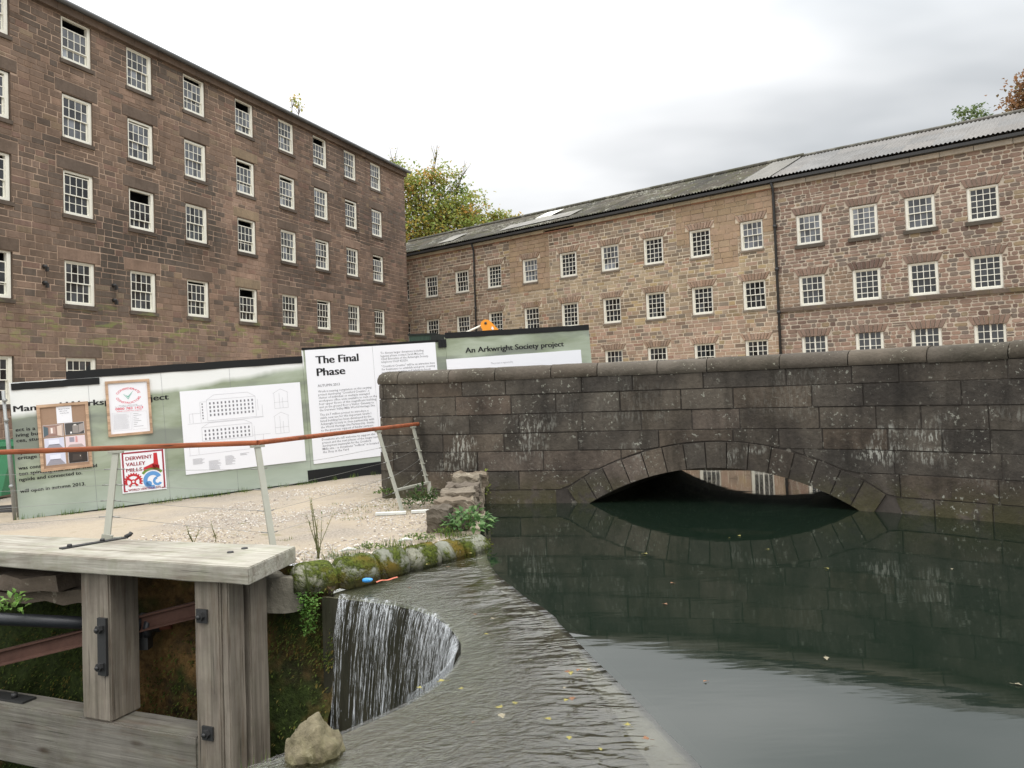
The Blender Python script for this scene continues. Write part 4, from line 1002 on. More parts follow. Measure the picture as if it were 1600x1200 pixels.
def build_stub():
    root = empty('ruined_stone_wall', (-.7, 9.9, -1.5)); tag(root, 'low ruined stub of rough brownish stones between the gravel and the pond, beside the bridge wall', 'wall')
    rr = random.Random(11); mb = MB(); cols = [lin(116, 106, 92), lin(104, 95, 84), lin(130, 120, 104), lin(92, 85, 75)]
    y = -1.25; 
    blocks = [(-.14, -1.22, .24, .26, .27), (.05, -1.1, .2, .3, .14), (.0, -.75, .40, .36, .30), (.02, -.35, .42, .44, .34), (.03, .1, .44, .45, .36), (.05, .55, .42, .45, .42), (.06, 1.0, .42, .45, .40)]
    for i, (x, yy, w, l, h) in enumerate(blocks):
        nl = max(1, int(h/.17))
        for k in range(nl):
            zz = h*k/nl; x0 = x-w/2+rr.uniform(-.03, .03); x1 = x+w/2+rr.uniform(-.03, .03); y0 = yy-l/2; y1 = yy+l/2
            c = jit(rr.choice(cols), .1, rr); bm = bmesh.new(); bmesh.ops.create_cube(bm, size=1); bmesh.ops.subdivide_edges(bm, edges=bm.edges[:], cuts=9, use_grid_fill=True); vs = []
            for v in bm.verts:
                p = v.co; q = Vector(((x0+x1)/2+p.x*(x1-x0)*.98, (y0+y1)/2+p.y*(y1-y0)*.98, zz+(p.z+.5)*h/nl*.95)); q += Vector((mn.noise(q*7+Vector((i, k, 0))), mn.noise(q*7+Vector((5, i, k))), mn.noise(q*9+Vector((k, 9, i)))*.8))*.045+Vector((mn.noise(q*26), mn.noise(q*26+Vector((3, 0, 0))), mn.noise(q*26+Vector((0, 5, 0)))))*.018; vs.append(tuple(q))
            mb.add(vs, [tuple(v.index for v in f.verts) for f in bm.faces], M['rubble'], c); bm.free()
    mb.build('masonry', root)
build_stub()
def build_ledge():
    for nm, lab, (x0, x1, y0, y1, z0, z1), c, sd, rz in (
        ('stone_ledge', 'dark stone slab on the pit edge under the left end of the timber walkway', (-5.6, -4.15, 7.5, 8.2, -1.70, -1.55), lin(110, 98, 86), 1, .2),
        ('stone_ledge', 'lower mossy stone slab jutting from the pit wall beside the leafy weed', (-5.3, -3.80, 7.5, 8.15, -1.82, -1.71), lin(96, 86, 74), 2, .2),
        ('stone_block', 'pale worn stone block beneath the right hand end of the timber walkway', (-2.45, -1.90, 6.95, 7.30, -1.84, -1.56), lin(128, 123, 110), 3, .1)):
        mb = MB(); bm = bmesh.new(); bmesh.ops.create_cube(bm, size=1); bmesh.ops.subdivide_edges(bm, edges=bm.edges[:], cuts=7, use_grid_fill=True); vs = []
        for v in bm.verts:
            p = v.co; q = Vector((p.x*(x1-x0), p.y*(y1-y0), p.z*(z1-z0))); q += Vector((mn.noise(q*4+Vector((sd, 0, 0))), mn.noise(q*4+Vector((5, sd, 0))), mn.noise(q*5+Vector((0, 9, sd)))))*.05; vs.append(tuple(q))
        mb.add(vs, [tuple(v.index for v in f.verts) for f in bm.faces], M['rubble'], c); bm.free(); o = mb.build(nm, loc=((x0+x1)/2, (y0+y1)/2, (z0+z1)/2)); o.rotation_euler = (0, 0, -rz); tag(o, lab, 'stone')
build_ledge()
mb = MB(); rock(mb, (0, 0, 0), .175, M['boulder'], lin(118, 110, 88), 22, (.92, .8, 1.15), 5, .34); o = mb.build('rock', loc=(-1.02, 3.86, -1.76)); tag(o, 'pale tan boulder with grass round it at the near edge of the overflow shaft', 'rock')
nb = MB(); vs = []
tag(grid_mesh('near_bank', -2.6, -.75, 1.2, 3.95, .08, lambda x, y: (x < -.95-.3*(3.95-y) or y < 0) and y < 3.9+(x+1)*.3, lambda x, y: -1.85-.25*max(0, -1.5-x)+.03*mn.noise(Vector((x*5, y*5, 0))), M['pit']), kind='structure')

# pebbles on the gravel path (too many to count)
def build_pebbles():
    rr = random.Random(2); b = MB(); cols = [lin(182, 176, 166), lin(166, 156, 146), lin(140, 130, 120), lin(170, 158, 142), lin(196, 190, 182)]
    for k in range(14000):
        y = 7.1+8*rr.random()**2.0; x = rr.uniform(-4.6, -.5)
        if not inside(x, y, LAND) or not inside(x, y-.05, LAND): continue
        if mn.noise(Vector((x*.5, y*.5, 5))) < -.12+rr.uniform(-.1, .2): continue
        r = rr.uniform(.005, .014); z = gz(x, y)+r*.3; c = jit(rr.choice(cols), .12, rr); vs = []
        for (a, bb, cc) in ((1, 0, 0), (0, 1, 0), (-1, 0, 0), (0, -1, 0), (0, 0, 1)): vs.append((x+(a+rr.uniform(-.3, .3))*r*1.3, y+(bb+rr.uniform(-.3, .3))*r*1.3, z+(cc*r*.8 if cc else -r*.2)+rr.uniform(0, .3)*r))
        b.add(vs, [(0, 1, 4), (1, 2, 4), (2, 3, 4), (3, 0, 4)], M['pebble'], c)
    tag(b.build('pebbles'), 'loose pale crushed stones scattered over the gravel path', 'gravel', kind='stuff')
M['pebble'] = vcol_mat('pebble', .9); build_pebbles()
def grass_patch(name, label, spots, n, seed, hr=(.03, .08), cols=GREENS, kind='stuff', spread=.18):
    rr = random.Random(seed); b = MB()
    for (x, y, r) in spots:
        for k in range(int(n*r*r/.04)):
            a = rr.uniform(0, 2*pi); q = r*rr.random()**.6; X, Y = x+q*cos(a), y+q*sin(a); z = gz(X, Y)-.005
            blade(b, Vector((X, Y, z)), rr.uniform(*hr), Vector((rr.uniform(-.03, .03), rr.uniform(-.03, .03), 0)), .004, jit(rr.choice(cols), .25, rr))
    tag(b.build(name), label, 'grass', kind=kind)
hl = lambda a: (-8.71+.905*a+.423*.08, 14+.422*a-.906*.12)
grass_patch('grass', 'thin green grass and weeds growing along the foot of the hoarding', [(*hl(i*.42+R.uniform(-.1, .1)), R.uniform(.1, .24)) for i in range(0, 19)], 60, 21, (.04, .13))
grass_patch('ground_weeds', 'patchy moss and small weeds on the gravel near the kerb and bridge', [(-1.0, 8.35, .16), (-1.35, 7.95, .12), (-1.2, 8.2, .12), (-1.6, 7.55, .1), (-.95, 8.6, .12), (-1.75, 11.6, .25), (-1.95, 11.1, .3), (-2.2, 10.6, .28), (-1.6, 11.0, .25), (-2.0, 9.9, .2), (-2.5, 8.6, .12), (-1.5, 10.4, .3), (-2.6, 11.6, .12)], 70, 22, (.01, .045), [lin(110, 116, 56), lin(132, 128, 76), lin(86, 102, 48)])
tail = [(-.50, 8.62)]
bush('leafy_weed', (-.52, 8.55, -1.47), .24, .2, .26, 190, 'bushy green leafy plant on the kerb at the water edge, beside the ruined stone stub', 'plant', (.085, .05), [lin(92, 124, 72), lin(72, 104, 60), lin(116, 146, 92)], 31)
bush('nettle_clump', (-1.25, 10.75, -1.5), .26, .3, .26, 220, 'dark green nettles beneath the end posts of the railing, at the foot of the bridge', 'plant', (.07, .035), [lin(70, 92, 44), lin(56, 78, 38)], 32)
for _i, (_x, _y, _n, _l) in enumerate(((-1.66, 7.42, 90, 'grassy weed tuft over the leftmost kerb stones'), (-1.22, 7.86, 90, 'grassy weed tuft behind the kerb above the blue wrapper'), (-.70, 8.28, 80, 'grassy weed tuft at the right part of the kerb before the stub'))):
    _b = MB(); _r = random.Random(70+_i)
    for _k in range(_n): blade(_b, Vector((_x+_r.gauss(0, .09), _y+_r.gauss(0, .05), -1.49)), _r.uniform(.03, .12), Vector((_r.uniform(-.06, .06), _r.uniform(-.08, .03), 0)), .0035, jit(_r.choice(GREENS+[lin(140, 138, 84)]), .25, _r))
    tag(_b.build('grass_tuft'), _l, 'grass', kind='stuff')
bush('leafy_weed', (-1.02, 8.18, -1.49), .16, .10, .07, 110, 'low leafy green weed creeping over the middle kerb stones', 'plant', (.035, .022), GREENS, 37)
bush('leafy_weed', (-1.45, 7.78, -1.49), .14, .09, .06, 90, 'low leafy green weed on gravel at the left part of the kerb', 'plant', (.03, .02), GREENS, 38)
bush('leafy_weed', (-.78, 8.42, -1.48), .10, .08, .08, 70, 'small leafy weed between the kerb and the front block of the ruined stub', 'plant', (.035, .022), GREENS, 39)
bush('hanging_plant', (-1.80, 6.84, -1.66), .10, .06, .34, 260, 'bright green leafy plant hanging down the pit wall left of the waterfall', 'plant', (.03, .026), [lin(96, 134, 60), lin(76, 112, 48), lin(120, 156, 80)], 33, droop=1)
bush('leafy_weed', (-4.5, 7.12, -1.80), .10, .1, .18, 40, 'small bright green plant growing from the stone slab at the left edge', 'plant', (.07, .045), [lin(110, 146, 70), lin(130, 164, 90)], 34)
bush('leafy_weed', (-.42, 10.95, -1.45), .06, .06, .42, 36, 'sparse yellow green plant growing from the stub against the bridge wall', 'plant', (.045, .03), [lin(140, 148, 70), lin(120, 134, 64)], 35)
bush('leafy_weed', (-1.95, 11.85, -1.46), .14, .1, .08, 50, 'low green weed at the foot of the bridge wall corner', 'plant', (.05, .03), GREENS, 36)
def tall_weed(loc, h, n, label, seed, spread=.16):
    rr = random.Random(seed); root = empty('tall_weed', loc); tag(root, label, 'plant'); st = MB(); lf = MB()
    for k in range(n):
        a = rr.uniform(0, 2*pi); e = Vector((spread*cos(a)*rr.uniform(.3, 1), spread*sin(a)*rr.uniform(.2, .6), h*rr.uniform(.6, 1))); P = [Vector((e.x*t**1.5+.01*sin(5*t+k), e.y*t, e.z*t)) for t in (0, .25, .5, .75, 1)]
        st.tube([tuple(p) for p in P], [.0045, .004, .0035, .0025, .0012], M['stem'], jit(lin(112, 112, 74), .2, rr), n=5)
        for q in range(16):
            t = rr.uniform(.15, 1); i = min(3, int(t*4)); p = P[i]+(P[i+1]-P[i])*(t*4-i); leafquad(lf, p, rv(rr, -.3), Vector((0, 0, 1)), rr.uniform(.015, .05), rr.uniform(.006, .014), M['leaf'], jit(rr.choice([lin(120, 124, 70), lin(98, 112, 56), lin(140, 128, 88)]), .2, rr))
    st.build('stem', root); lf.build('leaves', root)
tall_weed((-1.86, 7.45, -1.52), .62, 9, 'tall thin seeding weed standing behind the kerb, middle of the gravel edge', 41)
tall_weed((-3.25, 8.6, -1.52), .26, 2, 'short thin weed behind the walkway, between the first two railing posts', 42, .06)
tall_weed((-3.45, 8.5, -1.52), .24, 3, 'dry spindly weed behind the walkway, nearer the first railing post', 43, .14)
rr_ = random.Random(8); tf = MB()
for k in range(110): 
    a = rr_.uniform(-1, 1); blade(tf, Vector((-1.27+.09*a, 3.84+rr_.uniform(-.12, .06), -1.92)), rr_.uniform(.1, .26), Vector((rr_.uniform(-.04, .10), rr_.uniform(-.05, .05), 0)), .004, jit(rr_.choice(GREENS+[lin(130, 160, 70)]), .2, rr_))
tag(tf.build('grass_tuft'), 'bright grass tuft between the timber post and the tan boulder', 'grass', kind='stuff')
# small ferny moss tufts on the pit wall
tf = MB(); pp = Path(PW)
for k in range(9000):
    u = pp.u[-1]*rr_.random()**1.6; z = rr_.uniform(-3.6, -1.56); g = mn.noise(Vector((u*1.1, z*1.3, 5)))
    if g < -.02 and rr_.random() < .85: continue
    p, d = pp.at(u); n = Vector((-d.y, d.x)); n = -n if n.y > 0 else n; w = .07*mn.noise(Vector((u*1.6, z*1.6, 0)))+.10*max(0, min(1, (-1.9-z)/.5))-.01; q = p+n*w
    for _ in range(2): leafquad(tf, Vector((q.x+rr_.uniform(-.02, .02), q.y, z+rr_.uniform(-.02, .02))), Vector((n.x+rr_.uniform(-.6, .6), n.y, rr_.uniform(-.9, .3))), Vector((0, 0, 1)), rr_.uniform(.015, .05), .014, M['moss'], jit(rr_.choice([lin(72, 84, 34), lin(60, 68, 30), lin(104, 92, 44), lin(88, 104, 44)]), .25, rr_))
tag(tf.build('moss'), 'green and brown moss tufts covering the pit retaining wall', 'moss', kind='stuff')
# ------------------------------------------------------------------ lettering
_tc = {}
def text_geo(s, bold=0.0, res=2, align='LEFT'):
    k = (s, bold, res, align)
    if k in _tc: return _tc[k]
    cu = bpy.data.curves.new('t', 'FONT'); cu.body = s; cu.size = 1; cu.resolution_u = res; cu.offset = bold; cu.align_x = align; cu.space_line = 1.0
    o = bpy.data.objects.new('t', cu); COL.objects.link(o); bpy.context.view_layer.update(); dg = bpy.context.evaluated_depsgraph_get()
    me = bpy.data.meshes.new_from_object(o.evaluated_get(dg)); vs = [(v.co.x, v.co.y) for v in me.vertices]; fs = [tuple(p.vertices) for p in me.polygons]
    bpy.data.objects.remove(o); bpy.data.curves.remove(cu); bpy.data.meshes.remove(me); _tc[k] = (vs, fs); return _tc[k]
def put_text(mb, s, a, b, size, mat, y, width=None, bold=0.0, res=2, f=None, col=(1, 1, 1)):
    vs, fs = text_geo(s, bold, res)
    if not vs: return
    x0 = min(v[0] for v in vs); x1 = max(v[0] for v in vs); k = size; kx = size if width is None else width/(x1-x0)
    if bold > .005 and not f:
        for q in range(3 if bold > .01 else 2): put_text(mb, s, a+q*min(bold, .022)*1.8*size, b, size, mat, y-.0006*q, width, 0, res)
        return
    P = [(a+(v[0]-x0)*kx, y, b+v[1]*k) for v in vs]
    if f: P = [f(v[0]-x0, v[1], x1-x0, y) for v in vs]
    mb.add(P, fs, mat, col)

# ------------------------------------------------------------------ hoarding and boards
ha, hb = radians(25), radians(3); HD = Vector((cos(hb)*cos(ha), cos(hb)*sin(ha), sin(hb))); HW = Vector((-sin(hb)*cos(ha), -sin(hb)*sin(ha), cos(hb))); HN = HD.cross(HW)
HO = Vector((-8.71, 14.0, -1.957))
HM = Matrix(((HD.x, -HN.x, HW.x, HO.x), (HD.y, -HN.y, HW.y, HO.y), (HD.z, -HN.z, HW.z, HO.z), (0, 0, 0, 1)))
def board_mat():
    t = NT('misty_valley_print'); x, y, z = t.xyz()
    hill = t.m('ADD', t.m('ADD', 1.62, t.m('MULTIPLY', x, .10)), t.m('MULTIPLY', t.noise(.8, 4, .6, t.mapping((1, 1, .001))), .25))
    v = t.mapping((.7, 1, 2.1), rot=(0, radians(-9), 0)); n = t.noise(1.0, 5, .55, v, .5); n2 = t.noise(1.0, 4, .5, t.mapping((.5, 1, 1.6), (9, 2, 4), (0, radians(-12), 0)), .3)
    g = t.mix(t.ramp(n, (.33, 0), (.66, 1)), lin(126, 136, 110), lin(170, 179, 162)); g = t.mix(t.m('MULTIPLY', t.ramp(n2, (.50, 0), (.60, 1)), .8), g, lin(118, 124, 116))
    g = t.mix(t.ramp(t.m('MULTIPLY', z, .5), (0, 1), (.45, 0)), g, t.mix(n, lin(138, 152, 140), lin(184, 194, 184)))
    sky = t.ramp(t.m('MULTIPLY', t.m('SUBTRACT', z, hill), 9), (0, 0), (1, 1)); far = t.ramp(x, (0, 0), (1, 1))
    sk = t.m('MULTIPLY', sky, t.m('LESS_THAN', x, 5.1))
    c = t.mix(sk, g, lin(226, 228, 226)); return t.fin(c, .45, None, .4)
M['print'] = board_mat(); M['blackboard'] = plain_mat('black_plastic_sheet', lin(22, 24, 26), .5, .35, .3, 3, .2); M['white'] = plain_mat('white_printed_board', lin(232, 233, 238), .4, .4, .02, 2)
M['ink'] = plain_mat('black_ink', lin(38, 38, 40), .6, .2, 0, 2); M['greyink'] = plain_mat('grey_ink', lin(120, 120, 126), .6, .2, 0, 2); M['thinink'] = plain_mat('pale_line_ink', lin(165, 165, 170), .6, .2, 0, 2)
M['red'] = plain_mat('red_ink', lin(190, 50, 56), .5, .3, .04, 3); M['maroon'] = plain_mat('maroon_ink', lin(152, 52, 66), .5, .3, .04, 3); M['pinkink'] = plain_mat('pink_red_ink', lin(222, 88, 108), .5, .3, .04, 3)
M['greenink'] = plain_mat('green_ink', lin(108, 142, 62), .5, .3, .04, 3); M['teal'] = plain_mat('teal_ink', lin(92, 172, 150), .5, .3, .04, 3); M['blue'] = plain_mat('blue_ink', lin(96, 150, 206), .5, .3, .04, 3)
M['pine'] = wood_mat('pale_pine_frame', lin(206, 176, 148), lin(180, 148, 122), 0, 0, 1.5); M['cork'] = plain_mat('brown_pinboard', lin(158, 132, 112), .9, .1, .1, 30, .3); M['flat'] = vcol_mat('printed_photo', .3, .5, .04, 8)
M['galv'] = plain_mat('galvanised_tube', lin(150, 152, 150), .45, .5, .2, 14, 0, .3)
def build_hoarding():
    root = empty('site_hoarding', mat=HM); tag(root, 'long sloping site hoarding printed with misty green hills and topped with black sheeting', 'hoarding')
    p = MB(); p.box(0, 5.07, 0, .05, .0, 2.40, M['print']); p.build('panel', root)
    p = MB(); p.box(5.075, 8.165, 0, .05, .22, 2.66, M['print']); p.build('panel', root)
    p = MB(); p.box(8.17, 11.82, 0, .05, .22, 2.745, M['print']); p.build('panel', root)
    def cap(a0, a1, b0, b1, y):
        c = MB(); n = 14; vs = []
        for i in range(n+1):
            a = a0+(a1-a0)*i/n; w = R.uniform(-.006, .006); vs += [(a, y-.004+w, b0+w*.4), (a, y-.012+w, b1+w*.6), (a, .06, b1+w*.6)]
        c.add(vs, [f for i in range(n) for f in ((3*i, 3*i+3, 3*i+4, 3*i+1), (3*i+1, 3*i+4, 3*i+5, 3*i+2))], M['blackboard'], (1, 1, 1)); c.build('cap_sheet', root)
    cap(.03, 1.41, 2.265, 2.385, -.012); cap(.88, 5.07, 2.395, 2.535, -.01); cap(5.07, 8.17, 2.652, 2.70, -.006); cap(7.99, 8.18, 2.52, 2.70, -.03); cap(8.165, 11.82, 2.715, 2.84, -.01)
    p = MB(); p.box(.05, 5.05, .01, .045, -.12, -.004, M['blackboard']); p.box(5.0, 11.8, -.01, .045, -.10, .225, M['blackboard']); p.build('base_board_and_shadow', root)  # left black strip stands in for the panel's shadow; right one is the base board
    # board joints and screws
    j = MB()
    for a in (1.22, 2.44, 3.66): j.box(a-.002, a+.002, -.0025, 0, .0, 2.26 if a < 1.4 else 2.39, M['greyink'])
    j.build('joint_line', root)
    t = MB(); K = M['ink']; put_text(t, 'Managed Workspace Project', .035, 1.885, .152, K, -.004, 2.50, .022, 3)
    y = -.004
    for s, b in (('ect is a £4 million scheme', 1.54), ('iving building for creative', 1.445), ('ces, studios and shops, with', 1.35), ('ay for visitors to the Mills', 1.14), ('eritage Site on the ground floor.', 1.045), ('was constructed in 1785 as a', .865), ('ton spinning mill in the world', .765), ('ngside and connected to.', .665), ('will open in autumn 2013.', .46)):
        w = len(s)*.0405; 
        if b > .84: s = s[:14]; w = len(s)*.0405
        put_text(t, s, .045, b, .088, K, y, w, .016)
    put_text(t, 'An Arkwright Society project', 8.616, 2.37, .17, K, y, 2.48, .02, 3)
    t.build('lettering', root)
    sp = MB(); sp.tube([(-.06, -.04, 0), (-.09, -.04, 2.27)], .028, M['galv'], n=10); sp.tube([(-.06, .4, 0), (-.09, -.0, 2.0)], .022, M['galv'], n=8)
    for b in (.6, 1.75, 2.1): sp.tube([(-.075, -.10, b), (-.075, .02, b)], .035, M['galv'], n=8)
    sp.build('scaffold_pole', root)
build_hoarding()
def board(name, label, cat, a, b, rot=0):
    m = HM @ Matrix.Translation((a, -.004, b)) @ Matrix.Rotation(rot, 4, 'Y'); r = empty(name, mat=m); tag(r, label, cat); return r
def frame_(mb, w, h, fw, y0, y1, mat):
    mb.box(0, w, y0, y1, 0, fw, mat); mb.box(0, w, y0, y1, h-fw, h, mat); mb.box(0, fw, y0+.001, y1, fw, h-fw, mat); mb.box(w-fw, w, y0+.001, y1, fw, h-fw, mat)
def build_boards():
    W, K, G, TH = M['white'], M['ink'], M['greyink'], M['thinink']
    # --- The Final Phase
    r = board('information_board', 'tall white board headed The Final Phase, partly behind the end of the bridge wall', 'notice board', 5.133, .34)
    b = MB(); b.box(0, 1.395, -.012, .0, 0, 2.31, W); b.box(1.40, 2.795, -.012, 0, 0, 2.31, W); b.build('panel', r)
    t = MB(); y = -.0145; put_text(t, 'The Final', .20, 2.02, .225, K, y, .87, .022, 3); put_text(t, 'Phase', .20, 1.77, .225, K, y, .57, .022, 3); put_text(t, 'AUTUMN 2013', .20, 1.545, .075, G, y, .45, .006)
    L = ['Work is nearing completion on this exciting', 'project developing "Cromford Creative", a', 'cluster of individual or multiple managed', 'workspace office units available to rent on the', 'four upper floors of this magnificent building', 'and on the ground floor a Visitor Gateway to', 'the Derwent Valley Mills World Heritage Site.', '', 'The £6.7 million project to introduce a', 'viable new use for this important Grade I', 'listed building has been developed by the', 'Arkwright Society in close partnership with', 'the World Heritage Site Partnership, thanks', 'to the generous support of funder partners', 'listed on the supporters panel. Donations from', '', '', 'Donations are still welcome to support this', 'project and the next phases of the longer term', 'development masterplan for the Cromford', 'Mills site - a donations "tollbox" is located in', 'the Shop in the Yard.']
    b_ = 1.43
    for s in L:
        if s: put_text(t, s, .20, b_, .066, G, y, len(s)*.0258, .003, 1)
        b_ -= .0635 if s else .03
    b_ = 2.13
    for s in ['To discuss larger donations including', 'legacies please contact Sarah McLeod,', 'Chief Executive of the Arkwright Society,', 'telephone 01629 823256.', '', '"Cromford Creative" will be an attractive base', 'for businesses to establish and grow, creating', 'new job opportunities and helping to boost', 'the local economy.']:
        if s: put_text(t, s, 1.56, b_, .066, G, y, len(s)*.0258, .003, 1)
        b_ -= .0635 if s else .03
    t.build('lettering', r)
    # --- drawings board
    r = board('drawing_board', 'wide white board of fine line drawings of a mill on the green hoarding', 'notice board', 2.74, .43)
    w, h = 2.245, 1.585; b = MB(); b.box(0, w, -.012, 0, 0, h, W); b.build('panel', r); d = MB(); y = -.0145
    def ln(x0, z0, x1, z1, th=.004, m=TH):
        dx, dz = x1-x0, z1-z0; l = hypot(dx, dz); nx, nz = -dz/l*th/2, dx/l*th/2; d.add([(x0+nx, y, z0+nz), (x1+nx, y, z1+nz), (x1-nx, y, z1-nz), (x0-nx, y, z0-nz)], [(0, 1, 2, 3)], m)
    def elev(x0, z0, W_, H_, n, rws, roof, lw=True):
        for q in ((x0, z0, x0+W_, z0), (x0, z0, x0, z0+H_), (x0+W_, z0, x0+W_, z0+H_), (x0, z0+H_, x0+W_, z0+H_), (x0, z0+H_, x0+.14, z0+H_+roof), (x0+.14, z0+H_+roof, x0+W_-.14, z0+H_+roof), (x0+W_-.14, z0+H_+roof, x0+W_, z0+H_)): ln(*q)
        for i in range(n):
            for k in range(rws):
                x = x0+.06+(W_-.12)*i/(n-1); z = z0+H_-.07-k*.075; d.add([(x-.014, y, z-.02), (x+.014, y, z-.02), (x+.014, y, z+.022), (x-.014, y, z+.022)], [(0, 1, 2, 3)], G)
    elev(.46, .98, .90, .40, 12, 4, .09); elev(.34, .60, .92, .26, 12, 3, .08)
    for i in range(6): ln(.38, 1.02+i*.055, .38, 1.05+i*.055, .02, G)
    for q in ((.14, .96, .14, 1.14), (.14, 1.14, .34, 1.14), (.2, .96, .2, 1.15), (.34, .96, .34, 1.35), (.34, 1.35, .46, 1.35), (.10, .95, 1.5, .96), (1.36, .97, 1.48, .97), (1.48, .97, 1.48, 1.2), (1.40, 1.1, 1.40, 1.32), (.08, .35, 1.2, .36), (.1, .36, .1, .58), (.1, .58, .34, .58), (.26, .36, .26, .6), (1.26, .62, 1.6, .62), (1.46, .42, 1.46, .62), (1.3, .42, 1.3, .8)): ln(*q)
    for (x0, z0, W_, H_) in ((1.72, 1.10, .26, .30), (1.70, .60, .26, .34)):
        for q in ((x0, z0, x0+W_, z0), (x0, z0, x0, z0+H_), (x0+W_, z0, x0+W_, z0+H_), (x0-.02, z0+H_, x0+W_/2, z0+H_+.08), (x0+W_/2, z0+H_+.08, x0+W_+.02, z0+H_), (x0, z0+.12, x0+W_, z0+.12), (x0+.1, z0, x0+.1, z0+H_), (x0+.16, z0, x0+.16, z0+H_*.7)): ln(*q)
    for (x0, z0, n, l) in ((.14, .28, 7, .22), (.42, .21, 11, .24), (.72, .27, 11, .2), (1.0, .29, 3, .18)):
        for k in range(n): ln(x0, z0-k*.0165, x0+l*R.uniform(.6, 1), z0-k*.0165, .006, TH)
    d.build('drawing', r)
    # --- World heritage sign
    r = board('heritage_sign', 'square white Derwent Valley Mills sign with red cog and blue and green emblem', 'sign', 1.645, .225, radians(.6)); S = .75
    b = MB(); b.box(0, S, -.012, 0, 0, S+.02, W); b.build('panel', r); t = MB(); y = -.0145; u = S
    f = lambda x, z: (x*u, y, z*(u+.02))
    def poly(P, m): t.add([f(*p) for p in P], [tuple(range(len(P)))], m)
    mm = M['maroon']
    poly([(.03, .03), (.068, .03), (.068, .97), (.03, .97)], mm); poly([(.068, .932), (.97, .932), (.97, .97), (.068, .97)], mm); poly([(.932, .03), (.97, .03), (.97, .932), (.932, .932)], mm); poly([(.068, .03), (.12, .03), (.12, .055), (.068, .055)], mm); poly([(.88, .03), (.932, .03), (.932, .06), (.88, .06)], mm)
    for s, z, wd in (('DERWENT', .78, .59), ('VALLEY', .64, .43), ('MILLS', .50, .35)): put_text(t, s, .11*u, z*(u+.02), .125*u, M['maroon'], y-.001, wd*u, .02, 2)
    put_text(t, 'WORLD HERITAGE SITE', .13*u, .042*u, .075*u, M['maroon'], y-.001, .73*u, .014, 2)
    poly([(.74, .90), (.82, .90), (.855, .44), (.70, .52), (.73, .64)], M['red']); poly([(.50, .57), (.73, .66), (.74, .53), (.62, .53), (.50, .48)], M['red']); poly([(.70, .64), (.86, .60), (.86, .45), (.70, .54)], M['red'])
    cx, cz = .255, .26   # cog
    def arc(cx, cz, r0, r1, a0, a1, m, n=24, sx=1):
        for i in range(n):
            p, q = radians(a0+(a1-a0)*i/n), radians(a0+(a1-a0)*(i+1)/n); poly([(cx+r0*cos(p)*sx, cz+r0*sin(p)), (cx+r1*cos(p)*sx, cz+r1*sin(p)), (cx+r1*cos(q)*sx, cz+r1*sin(q)), (cx+r0*cos(q)*sx, cz+r0*sin(q))], m)
    arc(cx, cz, .135, .185, -25, 205, M['red'], 28)
    for k in range(13): a = -20+k*17.5; arc(cx, cz, .18, .212, a-4.5, a+4.5, M['red'], 2)
    arc(cx, cz, .028, .058, 0, 360, M['red'], 16)
    for a in (35, 145, 230, 310):
        p = radians(a); c, s = cos(p), sin(p); w0, w1 = .02, .028; poly([(cx+.05*c-w0*s, cz+.05*s+w0*c), (cx+.145*c-w1*s, cz+.145*s+w1*c), (cx+.145*c+w1*s, cz+.145*s-w1*c), (cx+.05*c+w0*s, cz+.05*s-w0*c)], M['red'])
    arc(.69, .25, .245, .305, 40, 142, M['greenink'], 16)
    arc(.69, .25, .12, .215, 25, 285, M['blue'], 24); arc(.60, .17, .0, .07, 0, 360, M['blue'], 10); arc(.80, .22, .05, .11, 95, 330, M['blue'], 16)
    t.build('emblem', r)
    # --- considerate constructors
    r = board('framed_poster', 'pale wood framed white poster with red ring of lettering and green tick', 'poster', 1.487, 1.284, radians(.4)); w, h = .742, 1.02
    b = MB(); frame_(b, w, h, .046, -.035, 0, M['pine']); b.build('frame', r); b = MB(); b.box(.044, w-.044, -.012, -.002, .044, h-.044, W); b.build('poster', r)
    t = MB(); y = -.0145
    for word, top in (('CONSIDERATE', True), ('CONSTRUCTORS', False)):
        vs, fs = text_geo(word, .018, 2); x0 = min(v[0] for v in vs); x1 = max(v[0] for v in vs); cx, cz = w/2, .735; P = []
        for (vx, vy) in vs:
            s = (vx-x0)/(x1-x0); rr = (.155 if top else .19)+vy*(.062 if top else -.062) if False else None
            if top: an = radians(165-150*s); rad = .142+vy*.055
            else: an = radians(192+156*s); rad = .182-vy*.055
            P.append((cx+1.18*rad*cos(an), y, cz+.82*rad*sin(an)))
        t.add(P, fs, M['pinkink'])
    for k, (o, m) in enumerate(((0, M['teal']), (.016, W), (.03, M['teal']))):
        t.add([(w/2-.085+o*1.2, y-.0005*k, .765-o*.6), (w/2-.005, y-.0005*k, .665+o*1.0), (w/2+.09-o*.6, y-.0005*k, .825-o*.7), (w/2-.005, y-.0005*k, .725-o*.2)], [(0, 1, 2, 3)], m)
    put_text(t, '0800 783 1423', .14, .478, .062, M['pinkink'], y, .46, .014); put_text(t, 'www.ccscheme.org.uk', .16, .445, .034, M['pinkink'], y, .42, .006, 1)
    put_text(t, 'This site is registered with', .2, .552, .024, G, y, .31, .002, 1); put_text(t, 'If you would like to comment please call', .14, .53, .024, G, y, .45, .002, 1)
    for x0, x1, z0, z1 in ((.085, .385, .10, .425), (.41, .66, .10, .425)):
        for q in ((x0, x1, z0, z0+.002), (x0, x1, z1, z1+.002), (x0, x0+.002, z0, z1), (x1, x1+.002, z0, z1)): t.add([(q[0], y, q[2]), (q[1], y, q[2]), (q[1], y, q[3]), (q[0], y, q[3])], [(0, 1, 2, 3)], TH)
